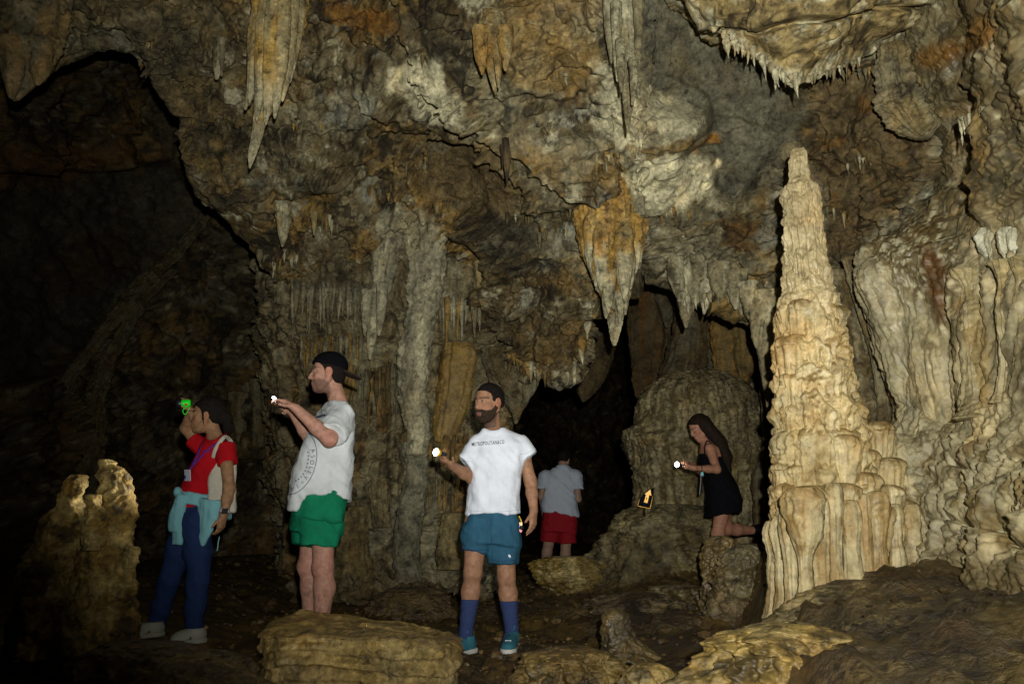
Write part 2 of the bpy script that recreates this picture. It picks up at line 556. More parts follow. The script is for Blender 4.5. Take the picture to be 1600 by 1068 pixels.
def fw_disp(W, N, U, V):
    qx, qy = project(W)
    d = rough_disp(1.25, 33.0)(W, N, U, V)
    d += 0.14 * billow(W * np.array([2.6, 2.6, .5]) + 3) * sst(330, 480, qy) * sst(200, 420, qx)
    # broad bedding step running down to the left, with a smooth slab above it
    slab = sst(-6, 10, poly_sd(qx, qy, [(-400, 250), (130, 265), (260, 250), (335, 325), (230, 440), (140, 540), (60, 600), (-400, 640)]))
    d = d * (1 - 0.75 * slab * .6) - 0.25 * slab
    return d
def fw_col(W, N, U, V):
    qx, qy = project(W)
    c = ceiling_colour(W, 5.0, GREY * 0.8, BROWN * 0.9) * 0.8
    sl = sst(-10, 14, poly_sd(qx, qy, [(-400, 260), (130, 275), (265, 255), (330, 325), (230, 430), (140, 520), (60, 590), (-400, 640)]) + 14 * fbm(W * 1.5, 3))
    c = mix(c, np.array([.085, .083, .066]) * (1 + .3 * fbm(W * 2.5, 4, gain=.6))[:, None].mean(), 0.8 * sl)
    og = sst(-8, 14, poly_sd(qx, qy, [(-200, 205), (60, 225), (200, 228), (262, 252), (140, 268), (90, 300), (-200, 300)]) + 14 * fbm(W * 1.7, 3))
    c = mix(c, ORANGE * .55, 0.6 * og)
    br = sst(-8, 20, poly_sd(qx, qy, [(60, 420), (110, 370), (200, 350), (240, 420), (170, 450), (80, 480)]) + 18 * fbm(W * 1.7, 3))
    c = mix(c, BROWN * .7, 0.8 * br)
    c = c * (1 - .40 * (1 - sst(380, 500, qx)))[:, None] * (1 - .5 * sst(760, 820, qx) * (1 - sst(1020, 1060, qx)))[:, None] * np.array([1.04, .98, .9])  # colour darkened over the left chamber and tunnel to imitate their deep shade
    return c
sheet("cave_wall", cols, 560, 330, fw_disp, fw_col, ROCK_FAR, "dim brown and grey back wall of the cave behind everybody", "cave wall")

# ---- main ceiling mass, sloping down and away to a ragged lip
lips = [(-330, 110, 5.6), (-150, 95, 5.8), (30, 95, 6.0), (130, 84, 6.3), (212, 88, 6.4), (258, 148, 6.6), (284, 180, 6.8), (300, 262, 7.2), (345, 335, 7.6),
        (410, 395, 8.0), (470, 437, 8.4), (560, 446, 8.5), (650, 452, 8.5), (745, 468, 8.4), (790, 540, 8.3), (830, 574, 8.2), (880, 582, 8.1), (903, 566, 8.0),
        (920, 505, 7.8), (936, 440, 7.6), (1003, 400, 7.4), (1060, 425, 7.3), (1120, 446, 7.2), (1200, 480, 7.2), (1275, 440, 7.2), (1335, 414, 7.0), (1420, 400, 6.6), (1560, 400, 6.2)]
tops = [(-420, -160, 4.8), (-250, -160, 4.8), (-40, -160, 4.9), (60, -160, 5.0), (130, -160, 5.1), (180, -160, 5.1), (220, -160, 5.2), (260, -160, 5.2), (310, -160, 5.2),
        (370, -160, 5.2), (430, -160, 5.2), (500, -160, 5.2), (570, -160, 5.2), (640, -160, 5.2), (700, -160, 5.2), (750, -160, 5.2), (800, -160, 5.2), (850, -160, 5.2),
        (900, -160, 5.2), (950, -160, 5.2), (1010, -160, 5.3), (1070, -160, 5.3), (1140, -160, 5.3), (1220, -160, 5.3), (1300, -160, 5.3), (1380, -160, 5.3), (1480, -160, 5.2), (1650, -160, 5.0)]
PANEL = [(1002, -170), (1002, 80), (1008, 130), (1050, 160), (1100, 178), (1104, 215), (1080, 235), (1112, 245), (1116, 300), (1150, 330), (1190, 270), (1240, 215), (1275, 160), (1255, 140), (1180, 80), (1100, -20), (1080, -170)]
BROWNR = [(1275, 160), (1255, 120), (1395, 90), (1400, 190), (1460, 230), (1480, 270), (1420, 300), (1375, 350), (1330, 412), (1300, 390), (1278, 300), (1262, 220)]
def rib_edge(qy):
    return np.interp(qy, [-200, -100, 40, 100, 165, 205, 262, 300, 330, 420], [500, 560, 655, 692, 762, 815, 850, 905, 918, 925])
def ml_disp(W, N, U, V):
    qx, qy = project(W)
    keep = 1 - sst(0.66, 0.75, V)
    calm = 1 - .7 * sst(.46, .56, V) * (1 - sst(380, 520, qx))
    wob = 12 * fbm(W * 2.2, 3) + 5 * fbm(W * 8, 2)
    pan = sst(-7, 8, poly_sd(qx, qy, PANEL) + wob)
    d = rough_disp(1.15, 2.0)(W, N, U, V)
    d = d + 0.03 * fbm(W * np.array([8, 8, 3.0]) + 4, 4, gain=.65) + 0.09 * sst(.05, .4, fbm(W * 2.4 + 60, 3)) - 0.07 * sst(.1, .4, fbm(W * 3.1 + 20, 3))
    d = d * (1 - 0.78 * pan) - 0.22 * pan
    # ledges of the panel
    d = d + pan * 0.07 * sst(-2, 3, poly_sd(qx, qy, [(990, 95), (1040, 110), (1110, 150), (1115, 180), (1190, 200), (1260, 215), (1300, 500), (990, 420)]) + wob * .6)
    rib = sst(-5, 9, qx - rib_edge(qy) + wob * 1.1) * (1 - sst(1000, 1120, qx)) * (1 - sst(300, 400, qy))
    d = d + 0.34 * rib
    arch = sst(-5, 10, poly_sd(qx, qy, [(640, 260), (655, 225), (700, 205), (760, 215), (800, 250), (840, 330), (850, 390), (760, 340), (690, 320)]) + wob)
    d = d * (1 - .6 * arch) - 0.16 * arch
    led = sst(-4, 5, poly_sd(qx, qy, [(270, 182), (330, 180), (470, 190), (620, 200), (740, 205), (640, 235), (480, 225), (300, 215)]) + wob)
    d = d - 0.13 * led
    cr = sst(-6, 6, poly_sd(qx, qy, [(600, 130), (640, 95), (680, 100), (700, 150), (722, 165), (726, 204), (660, 195)]) + wob)
    d = d + 0.10 * cr
    return (d * keep + 0.3 * d * (1 - keep)) * calm
def ml_col(W, N, U, V):
    qx, qy = project(W)
    wob = 14 * fbm(W * 2.2, 3) + 8 * fbm(W * 8, 2)
    c = ceiling_colour(W, 2.0)
    left = 1 - sst(250, 420, qx)
    c = mix(c, GREY * .85, .5 * left)
    pan = sst(-7, 8, poly_sd(qx, qy, PANEL) + wob * .85)
    pc = mix(np.tile(SLATE * 0.95, (len(W), 1)), SLATE * .55, sst(0, .6, fbm(W * 3, 4, gain=.6)) * .7)
    c = mix(c, pc, 0.95 * pan)
    br = sst(-10, 14, poly_sd(qx, qy, BROWNR) + wob)
    bc = mix(np.tile(np.array([.135, .095, .045]), (len(W), 1)), ORANGE * .6, sst(.2, .6, fbm(W * 4.1, 3)) * .7)
    bc = mix(bc, DARK, sst(.25, .5, fbm(W * 5.1 + 30, 3)) * .8)
    c = mix(c, bc, 0.92 * br)
    for poly, k, s in (
        ([(600, 130), (640, 92), (680, 100), (700, 150), (722, 165), (726, 204), (660, 195)], PALE * 1.25, .9),
        ([(500, 150), (560, 140), (590, 165), (570, 195), (500, 185)], BLUEG, .7),
        ([(925, 150), (985, 140), (1050, 152), (1104, 180), (1095, 215), (1010, 235), (960, 215), (935, 185)], PALE * 1.45, .9),
        ([(985, 240), (1060, 245), (1115, 245), (1112, 300), (1060, 330), (1010, 320), (975, 275)], PALE * 1.6, .95),
        ([(930, 100), (975, 90), (1000, 140), (960, 215), (925, 170)], PALE * 1.2, .8),
        ([(590, 330), (650, 320), (690, 350), (700, 420), (640, 440), (585, 420)], PALE * .72, .75),
        ([(760, 0), (930, -30), (935, 100), (890, 150), (800, 130), (740, 70)], OCHRE * 1.1, .6),
        ([(510, 0), (590, 10), (620, 45), (580, 60), (520, 40)], ORANGE * .6, .75),
        ([(640, 260), (655, 225), (700, 205), (760, 215), (800, 250), (830, 330), (760, 340), (690, 320)], np.array([.185, .13, .06]), .75),
        ([(855, 355), (900, 345), (908, 385), (860, 390)], BLUEG, .8),
        ([(760, 335), (830, 345), (850, 400), (770, 410), (735, 375)], DARK, .75),
        ([(620, 20), (680, 15), (705, 85), (640, 90)], DARK, .6),
        ([(1000, 330), (1080, 335), (1180, 400), (1215, 430), (1130, 430), (1050, 400)], GREY * .8, .8),
        ([(1130, 350), (1185, 350), (1190, 385), (1140, 385)], np.array([.11, .055, .012]), .8),
        ([(1190, 300), (1235, 290), (1235, 400), (1190, 390)], BLUEG, .6),
        ([(720, 440), (830, 480), (930, 480), (915, 565), (830, 570), (780, 520)], BROWN * .9, .55),
        ([(1075, 222), (1118, 205), (1122, 222), (1085, 235)], ORANGE * .8, .9),
        ([(480, 420), (600, 425), (720, 440), (600, 446), (480, 440)], GREY * .9, .6),
    ):
        c = mix(c, k, s * sst(-7, 7, poly_sd(qx, qy, poly) + wob * 1.7))
    # warm pale crust gathering towards the right half of the ceiling
    cr = sst(700, 1000, qx) * (1 - sst(380, 470, qy)) * (1 - pan) * (1 - br)
    c = mix(c, PALE * .85, .55 * cr * sst(-.15, .25, fbm(W * 2.0 + 120, 4, gain=.65)))
    return c
ceil, CW, CN = sheet("cave_ceiling", curtain(tops, lips, bulge=-.15), 900, 540, ml_disp, ml_col, ROCK, "huge blotched brown and grey limestone ceiling sloping down to the rear", "cave ceiling")
DCOL = [GREY, PALE * .9, OCHRE * 1.1, BROWN * 1.3]
random.seed(5)
drips(ceil, along([(400, 388, 7.85), (470, 437, 8.25), (560, 446, 8.35), (745, 468, 8.3)], 26), DCOL, (6, 14), (10, 34))
drips(ceil, along([(790, 545, 8.15), (830, 574, 8.1), (880, 582, 8.0), (903, 568, 7.9), (920, 508, 7.7)], 34), DCOL, (7, 18), (12, 38))
drips(ceil, along([(215, 92, 6.3), (258, 148, 6.5), (284, 180, 6.7), (300, 255, 7.1)], 12), DCOL, (4, 9), (8, 20))
drips(ceil, along([(1010, 404, 7.3), (1060, 425, 7.2), (1120, 446, 7.1), (1200, 480, 7.1)], 20), DCOL, (6, 14), (12, 30))
drips(ceil, along([(655, 75, 5.9), (692, 115, 6.0), (762, 185, 6.2), (815, 225, 6.4), (850, 280, 6.6), (895, 318, 6.7)], 34), DCOL, (5, 13), (12, 34))
drips(ceil, along([(300, 186, 6.7), (345, 188, 6.75)], 8), DCOL, (4, 7), (8, 22))
drips(ceil, along([(880, 190, 6.5), (930, 210, 6.6), (900, 240, 6.7)], 12), DCOL, (4, 8), (10, 28))
drips(ceil, along([(1190, 330, 6.7), (1235, 350, 6.8)], 10), DCOL, (6, 12), (20, 50))
drips(ceil, along([(1300, 110, 5.6), (1370, 110, 5.6)], 6), DCOL, (6, 11), (14, 26))

for px, py, n in ((480, 190, 8), (560, 215, 8), (640, 250, 8), (700, 320, 10), (600, 300, 8), (520, 340, 8), (820, 330, 8), (860, 360, 8), (330, 250, 6), (390, 320, 8), (450, 400, 8), (730, 400, 10), (640, 60, 8), (880, 120, 10), (950, 250, 10), (1050, 330, 10), (1150, 400, 10), (1230, 420, 8), (320, 80, 8), (250, 60, 8), (1300, 330, 8), (1340, 250, 6)):
    qx_, qy_ = project(CW.reshape(-1, 3)); i_ = np.argmin((qx_ - px) ** 2 + (qy_ - py) ** 2)
    Yd = CW.reshape(-1, 3)[i_][1] - .02
    drips(ceil, [(px + random.uniform(-26, 26), py + random.uniform(-9, 9), Yd) for _ in range(n)], DCOL, (4, 9), (9, 30))

# ---- hanging slab at the top right, nearer than the rest
st = [(1040, -170, 4.6), (1070, -170, 4.6), (1100, -170, 4.55), (1135, -170, 4.5), (1180, -170, 4.45), (1230, -170, 4.45), (1280, -170, 4.5), (1330, -170, 4.6), (1390, -170, 4.75), (1450, -170, 4.9)]
sl = [(1085, -30, 4.9), (1100, 8, 4.95), (1124, 50, 5.0), (1150, 66, 5.0), (1182, 84, 5.0), (1226, 118, 5.0), (1250, 126, 5.03), (1305, 110, 5.2), (1352, 88, 5.4), (1400, 60, 5.6)]
def sl_disp(W, N, U, V):
    qx, qy = project(W)
    edge = sst(.38, .52, V) * (1 - sst(.75, .85, V))
    d = rough_disp(.7, 51)(W, N, U, V) * (1 - .85 * edge) + 0.03 * billow(W * np.array([9, 9, 3.]), 2)
    crack = np.abs(qy - np.interp(qx, [1080, 1150, 1190, 1235, 1260, 1330, 1400], [40, 46, 48, 34, 38, 15, 5]) + 6 * fbm(W * 6, 2))
    return d - 0.10 * (1 - sst(0, 6, crack)) + 0.10 * sst(0, 10, np.interp(qx, [1080, 1150, 1190, 1235, 1260, 1330, 1400], [40, 46, 48, 34, 38, 15, 5]) - qy)
def sl_col(W, N, U, V):
    n1 = fbm(W * 2.6, 4, gain=.6); n2 = fbm(W * 8, 3, gain=.6)
    c = mix(np.tile(np.array([.34, .255, .12]), (len(W), 1)), PALE * 1.1, sst(-.1, .35, n1 + .5 * n2))
    c = mix(c, BROWN, sst(.12, .45, -n1 + .6 * n2) * .8)
    c = mix(c, DARK, sst(.3, .6, -n1 + .8 * n2) * .6)
    return mix(c, PALE * 1.25, .5 * sst(.50, .60, V) * (1 - sst(.66, .72, V)))
slab, _, _ = sheet("hanging_slab", curtain(st, sl, bulge=-.05, back=((4, .06), (14, .3), (40, .8), (60, 1.3))), 330, 260, sl_disp, sl_col, ROCK,
                   "pale ochre slab with a toothed edge hanging at the top right above the tall stalagmite", "rock slab", kind="thing")
drips(slab, along([(1098, 8, 4.9), (1124, 52, 4.95), (1150, 66, 4.95), (1182, 86, 4.95), (1226, 118, 4.95), (1246, 130, 4.95)], 30), [PALE, PALE * 1.1, CREAM * .8], (5, 17), (6, 40), jitter=12)
drips(slab, along([(1262, 122, 5.0), (1305, 110, 5.15), (1350, 88, 5.35)], 14), [PALE, GREY, CREAM * .7], (6, 12), (10, 26), jitter=5)
drips(slab, [(1243, 118, 4.93), (1243, 128, 4.93)], [PALE], (9, 13), (30, 36), jitter=1)
drips(slab, [(1160, 68, 4.93), (1176, 78, 4.93)], [PALE * 1.1], (10, 13), (34, 44), jitter=1)

# ---- right wall: flowstone curtains, popcorn lower down, sheets sweeping over at the top
rw = []
for py, xl in ((-220, 1400), (-60, 1410), (80, 1425), (200, 1470), (270, 1478), (330, 1430), (400, 1350), (500, 1366), (600, 1386), (665, 1392), (740, 1352), (830, 1340), (900, 1330), (960, 1330), (1010, 1330)):
    yl = np.interp(py, [-220, 200, 400, 650, 960], [5.0, 5.6, 5.6, 5.4, 5.2])
    yr = np.interp(py, [-220, 200, 400, 650, 960], [3.2, 3.9, 4.1, 4.1, 3.6])
    rw.append([(xl + 25, py, yl + 2.4), (xl + 8, py, yl + .9), (xl - 1, py, yl + .25), (xl, py, yl), (xl + 40, py, yl - .25), (xl + 90, py, yl * .75 + yr * .25 - .1), (1525, py, (yl + yr * 2) / 3), (1600, py, yr), (1720, py, yr - .7), (1950, py, yr - 1.5), (2450, py, yr - 2.05), (3600, py, max(.75, yr - 2.75))])
rw = np.array(rw).swapaxes(0, 1)
def rw_disp(W, N, U, V):
    qx, qy = project(W)
    d = 0.10 * fbm(W * .9 + 5, 2) + 0.035 * fbm(W * 5, 4, gain=.6) + 0.008 * fbm(W * 25, 2)
    wall = sst(340, 420, qy) * (1 - sst(620, 700, qy))
    lean = W.copy(); lean[:, 0] -= (W[:, 2] - 1.5) * -0.16
    flut = 0.11 * billow(lean * np.array([3.0, 3.0, .35]) + 2, 2) + 0.045 * billow(lean * np.array([9, 9, .9]) + 7, 2)
    d = d + flut * (wall + .35 * (1 - wall))
    pop = sst(600, 720, qy)
    m = pop > 0
    lm = np.zeros(len(W)); Q = W[m] + .05 * np.stack([fbm(W[m] * 3, 2), fbm(W[m] * 3 + 9, 2), fbm(W[m] * 3 + 19, 2)], -1)
    lm[m] = .055 * lumps(Q * np.array([8, 8, 6.0])) * sst(-.3, .2, fbm(W[m] * 2.2, 2)) + .032 * lumps(Q * 17) + .018 * lumps(Q * 33) + .06 * billow(Q * np.array([6, 6, 1.0]), 2)
    d = d + pop * (lm - .06)
    d = d + (0.02 * (.4 - billow(W * 22, 2))) * sst(330, 400, qy) * (1 - sst(420, 540, qy))
    swe = 1 - sst(300, 420, qy)
    q = W.copy(); q = np.stack([W[:, 0] * 1.0 + W[:, 2] * 1.1, W[:, 1], (W[:, 0] * -1.1 + W[:, 2]) * 3.2], -1)
    d = d + swe * (0.05 * fbm(q * .9, 2) + .045 * billow(q * np.array([1, 1, 1.6]) * 2.0, 2) + .03 * fbm(W * 6, 4, gain=.65))
    # horizontal tiers of the flowstone apron
    tier = sst(.0, .18, (W[:, 2] * 2.6 + .5 * fbm(W * 1.2, 2)) % 1.0)
    d = d + pop * (.05 * tier + .05 * fbm(W * 7, 4, gain=.65))
    return d
def rw_col(W, N, U, V):
    qx, qy = project(W)
    n1 = fbm(W * 1.8, 4, gain=.6); n2 = fbm(W * 6, 3, gain=.6); nv = fbm(W * np.array([6, 6, .8]) + 3, 3, gain=.6)
    wob = 12 * fbm(W * 3, 3) + 6 * fbm(W * 10, 2)
    c = mix(np.tile(np.array([.36, .315, .215]), (len(W), 1)), CREAM * .95, sst(-.2, .35, nv + .3 * n1))
    c = mix(c, GREY * .9, .8 * sst(.1, .5, n1 + .4 * n2))
    c = mix(c, BROWN, .65 * sst(.25, .55, n2 + .4 * nv))
    up = 1 - sst(300, 440, qy + wob * 2)
    c = mix(c, ceiling_colour(W, 7.0, GREY * .95, BROWN * 1.2), .85 * up)
    sp = sst(-20, 20, poly_sd(qx, qy, [(1345, 380), (1390, 330), (1470, 320), (1500, 400), (1490, 500), (1440, 480), (1400, 450)]) + wob * 1.5)
    c = mix(c, mix(np.tile(BROWN * 1.1, (len(W), 1)), PALE, sst(.0, .25, fbm(W * 17, 2))), .8 * sp)
    rd = sst(-5, 8, poly_sd(qx, qy, [(1445, 380), (1480, 420), (1475, 500), (1462, 505), (1450, 450), (1438, 410)]) + wob * .6)
    c = mix(c, np.array([.12, .05, .015]), .85 * rd)
    oc = sst(-10, 12, poly_sd(qx, qy, [(1500, 470), (1535, 460), (1552, 640), (1520, 650)]) + wob)
    c = mix(c, np.array([.36, .24, .09]), .6 * oc)
    dk = sst(-10, 10, poly_sd(qx, qy, [(1540, 420), (1600, 430), (1700, 480), (1700, 620), (1590, 640), (1570, 540)]) + wob * 1.5)
    c = mix(c, DARK * 1.6, .75 * dk * sst(-.2, .3, fbm(W * np.array([5, 5, 1.2]), 3)))
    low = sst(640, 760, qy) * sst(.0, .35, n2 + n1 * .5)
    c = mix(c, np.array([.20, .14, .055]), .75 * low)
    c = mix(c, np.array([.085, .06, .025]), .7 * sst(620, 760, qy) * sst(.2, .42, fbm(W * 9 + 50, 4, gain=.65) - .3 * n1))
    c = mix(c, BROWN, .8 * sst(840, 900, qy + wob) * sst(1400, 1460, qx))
    orr = sst(-8, 12, poly_sd(qx, qy, [(1430, 70), (1500, 60), (1540, 20), (1560, 60), (1470, 110), (1420, 105)]) + wob)
    c = mix(c, ORANGE * .7, .7 * orr)
    return c
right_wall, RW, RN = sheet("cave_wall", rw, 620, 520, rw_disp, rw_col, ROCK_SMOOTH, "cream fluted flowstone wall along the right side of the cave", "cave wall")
drips(right_wall, along([(1500, 190, 4.6), (1540, 170, 4.3), (1595, 150, 4.0)], 16), [PALE, GREY], (6, 12), (20, 50))

wall_y = surface_y(RW)
ceil_y = surface_y(CW)
# ================================================================== FORMATIONS
def col_mix(base, alt, dark=DARK, streak=True, tip=None, kd=.6, seed=0., sc=(7, 7, 1.2)):
    base, alt = np.asarray(base), np.asarray(alt)
    def f(W, N, TH, v):
        s = np.array(sc) if streak else np.array([4, 4, 4])
        n1 = fbm(W * s + seed, 3, gain=.6); n2 = fbm(W * 5 + 3 + seed, 4, gain=.6)
        c = mix(np.tile(base, (len(W), 1)), alt, sst(-.25, .3, n1 + .3 * n2))
        c = mix(c, dark, kd * sst(.18, .5, n2 - .3 * n1))
        if tip is not None: c = mix(c, tip, .8 * sst(.5, .85, v + .2 * n2))
        return c
    return f

# ---- the tall tiered stalagmite on the right
T_Y = 4.85
def tier_disp(W, TH, v, R):
    z = W[:, 2]
    wob = .85 * pn(np.stack([np.cos(TH) * 1.3, np.sin(TH) * 1.3, z * 1.9], -1)) + .35 * pn(np.stack([np.cos(TH) * 4, np.sin(TH) * 4, z * 3], -1))
    ph = z * np.interp(z, [1.2, 2.0, 3.1], [3.5, 4.4, 5.5]) * .8 + wob
    s = 1 - (ph % 1.0)                                   # 0 at the top of a tier, 1 at its foot
    prof = np.sqrt(np.clip(s / .2, 0, 1)) * (1 - .6 * sst(.2, 1.0, s))
    amp = np.interp(z, [0.3, 1.2, 1.9, 2.1, 3.1], [.05, .06, .055, .026, .018])
    fl = billow(np.stack([np.cos(TH) * 3.4, np.sin(TH) * 3.4, z * .8 + np.floor(ph) * 3.3], -1), 2)
    return amp * (prof - .45) * 1.25 + (.30 * amp + .006) * fl * (0.4 + s) * 1.5 + .016 * fbm(W * 9, 4, gain=.65) + .012 * fbm(W * np.array([22, 22, 12]), 2)
def tall_col(W, N, TH, v):
    z = W[:, 2]
    n1 = fbm(W * np.array([8, 8, 1.5]), 3, gain=.6); n2 = fbm(W * 6 + 3, 4, gain=.6)
    c = mix(np.tile(CREAM * np.array([1.0, .92, .80]), (len(W), 1)), CREAM * 1.08, sst(-.2, .3, n1))
    c = mix(c, np.array([.46, .305, .13]), .65 * sst(-.02, .4, n2 + .3 * n1))
    c = mix(c, np.array([.17, .11, .04]), .85 * sst(.35, .8, N[:, 2] + .55 * n2) * sst(2.6, 1.9, z))   # dirt settled on the shelves
    c = mix(c, np.array([.28, .185, .075]), .6 * sst(.25, .5, n2 - n1 * .4))
    return mix(c, np.array([.44, .36, .23]), .75 * sst(1.9, 2.3, z))
tall = empty("stalagmite", P(1270, 935, T_Y), "tall cream tiered stalagmite column rising almost to the ceiling on the right", "stalagmite")
tn = [(1247, 234, 6), (1248, 246, 10), (1249, 270, 12), (1250, 284, 15), (1250, 294, 25), (1252, 310, 26), (1255, 350, 28), (1258, 400, 31), (1261, 440, 35), (1263, 458, 37), (1264, 472, 46), (1266, 520, 48), (1268, 548, 50), (1272, 590, 55),
      (1276, 640, 58), (1281, 700, 64), (1285, 760, 68), (1284, 820, 62), (1280, 870, 54), (1278, 915, 50), (1276, 970, 52)]
loft("shaft", tn, T_Y, ROCK_SMOOTH, tall_col, 260, 560, tall, disp=tier_disp, flutes=.05, ff=9, rough=.8, seed=4.0, depth=.85)
# overlapping caps with fluted skirts, tier over tier down the shaft
random.seed(21)
tk = np.array(tn)
def cap_col(W, N, TH, v):
    c = tall_col(W, N, TH, v)
    return mix(c, np.array([.24, .15, .055]), .8 * sst(.50, .22, v + .35 * fbm(W * 9, 3)))
def cap_at(px, py, hw, dp, sk, seg=64, rings=64):
    loft("shelf", [(px, py - hw * .42, hw * .30), (px, py - hw * .34, hw * .62), (px, py - hw * .12, hw * .92), (px + 1, py + hw * .16, hw), (px + 1, py + hw * .45, hw * .93), (px + 1, py + sk * .55, hw * .78), (px + 1, py + sk, hw * .58)],
         T_Y + dp, ROCK_SMOOTH, cap_col, seg, rings, tall, flutes=.26, ff=8, rough=1.0,
         disp=lambda W, TH, v, R: .010 * fbm(W * 14, 3) + .10 * R * pn(np.stack([np.cos(TH) * 1.6, np.sin(TH) * 1.6, W[:, 2] * 2], -1)))
lev = 500.0
while lev < 870:
    cx = np.interp(lev, tk[:, 1], tk[:, 0]); R = np.interp(lev, tk[:, 1], [44 if q[1] < 480 else 46 + (q[1] - 480) * .082 for q in tk]) 
    n = 5 if lev < 640 else 6
    a0 = random.uniform(0, 1)
    for k in range(n):
        an = math.radians(-112 + 224 * (k + a0 * .9) / n + random.uniform(-8, 8))
        hw = R * random.uniform(.36, .72)
        cap_at(cx + math.sin(an) * (R - hw * .72), lev + random.uniform(-34, 30), hw, -math.cos(an) * (R - hw * .6) * mpp(T_Y) * random.uniform(.70, .92), random.uniform(60, 150))
    lev += random.uniform(36, 58)
# the apron spreading to the right, and the straight legs under it
for px, py, hw, dp in ((1334, 672, 24, .05), (1372, 668, 24, .25), (1346, 712, 26, .0), (1390, 724, 24, .18), (1340, 750, 32, -.14), (1384, 768, 28, .02), (1312, 768, 34, -.30), (1408, 790, 24, .1),
                        (1362, 796, 32, -.16), (1268, 772, 34, -.40), (1398, 822, 26, -.02), (1236, 800, 24, -.25), (1226, 730, 20, -.05), (1318, 690, 28, -.2)):
    cap_at(px, py, hw, dp, 80)
for k, (px, pt, pb, wt, wb, dp) in enumerate(((1258, 786, 938, 30, 12, -.50), (1284, 800, 924, 14, 13, -.46), (1304, 780, 908, 17, 12, -.42), (1331, 806, 892, 16, 14, -.40), (1352, 796, 884, 11, 9, -.30),
                                              (1374, 792, 878, 18, 12, -.28), (1238, 815, 938, 18, 12, -.36), (1222, 830, 934, 15, 12, -.2), (1400, 812, 870, 14, 11, -.16), (1426, 812, 868, 14, 13, -.1),
                                              (1210, 838, 930, 14, 14, -.05))):
    loft("leg", [(px - 3, pt - 26, wt * .6), (px - 3, pt - 12, wt * .95), (px - 2, pt + 6, wt), (px, pt * .7 + pb * .3, wt * .8), (px, pt * .4 + pb * .6, wb * .92), (px + 2, pb - 10, wb), (px + 3, pb + 14, wb * 1.25), (px + 3, pb + 40, wb * 1.5)],
         T_Y + dp, ROCK_SMOOTH, col_mix(CREAM * 1.0, CREAM * np.array([.74, .60, .42]), kd=.6, dark=np.array([.17, .105, .035])), 44, 110, tall, flutes=.30, ff=7, rough=1.5)

# ---- tongue of rock and white drapery on the right wall
loft("rock_tongue", [(1395, 70, 20), (1400, 120, 28), (1415, 170, 38), (1432, 200, 32), (1444, 216, 12)], 5.45, ROCK, col_mix(np.array([.25, .19, .095]), GREY, kd=.8), 110, 110, flutes=.3, ff=7, rough=2.2,
     label="grey brown tongue of rock hanging beside the top of the right wall", cat="rock")
wd = empty("drapery", P(1562, 380, 4.0), "small milk white drapery high on the right wall", "drapery")
for px, pb, w in ((1540, 402, 14), (1556, 440, 13), (1572, 405, 14), (1588, 398, 11)):
    loft("pleat", [(px, 355, w * .8), (px, 372, w * 1.1), (px, 390, w * .8), (px + 1, pb - 6, w * .45), (px + 1, pb, 2)], wall_y(px, 385) + .05, ROCK_SMOOTH, col_mix([.50, .48, .40], [.40, .36, .26], kd=.5), 40, 60, wd, flutes=.5, rough=2.6)
for lab, px, pt, pb, w, d in (("slim cream flowstone column below the milk white drapery on the right wall", 1570, 425, 620, 13, 4.12), ("broader ochre flowstone column left of the slim one on the right wall", 1522, 440, 645, 19, 4.5),
                              ("short flowstone column at the very right edge of the wall", 1596, 420, 560, 11, 3.95)):
    loft("flowstone_column", [(px - 2, pt - 20, w * 1.6), (px, pt + 14, w * .8), (px + 2, pt * .7 + pb * .3, w * 1.15), (px + 6, pt * .4 + pb * .6, w), (px + 10, pb - 20, w * 1.3), (px + 11, pb + 10, w * 2)], d, ROCK_SMOOTH, Ys=[wall_y(px, y) + .07 for y in (pt, pt + 14, pt * .7 + pb * .3, pt * .4 + pb * .6, pb - 20, pb)], colour=
         col_mix([.36, .29, .16], CREAM * .75, kd=.5), seg=64, rings=140, flutes=.45, rough=2.0, label=lab, cat="column")
# dark recess between the tall stalagmite and the right wall: knobbly pillars
for lab, n, Y in (("dim knobbly pillar just behind the tall stalagmite", [(1300, 420, 24), (1318, 500, 30), (1335, 560, 34), (1345, 620, 38), (1352, 680, 44), (1355, 760, 50), (1355, 860, 60)], 6.5),
                  ("narrow grey edge pillar in the gap beside the right wall", [(1330, 400, 16), (1350, 480, 13), (1372, 560, 11), (1382, 640, 10), (1384, 700, 12)], 6.2)):
    loft("pillar", n, Y, ROCK, col_mix(GREY, BROWN, kd=.7), 90, 150, flutes=.2, ff=7, rough=1.5, label=lab, cat="pillar")

# ---- big ochre stalactite in the middle
big = empty("stalactite", P(955, 300, 6.75), "big ochre and white stalactite with a ragged pointed tip in the centre", "stalactite")
def big_col(W, N, TH, v):
    n1 = fbm(W * np.array([9, 9, 1.1]), 3, gain=.6); n2 = fbm(W * 5 + 3, 4, gain=.6); n3 = fbm(W * 14, 2)
    c = mix(np.tile(np.array([.44, .265, .07]), (len(W), 1)), np.array([.52, .38, .17]), sst(-.25, .3, n1))
    c = mix(c, np.array([.24, .10, .018]), .75 * sst(.08, .35, n1 - n2 * .4) * (1 - sst(.45, .6, v)))
    w = sst(.46, .62, v + .22 * n2)
    c = mix(c, PALE * 1.1, .9 * w)
    c = mix(c, GREY * .6, .6 * sst(.12, .4, n2 + .4 * n3))
    return c
loft("core", [(930, 262, 30), (940, 282, 46), (948, 305, 52), (953, 340, 52), (956, 375, 49), (957, 405, 42), (958, 435, 32), (961, 462, 22), (961, 485, 15), (961, 508, 10), (960, 528, 6), (960, 540, 2)],
     6.75, ROCK, big_col, 130, 260, big, flutes=.26, ff=8, rough=1.1, depth=.85)
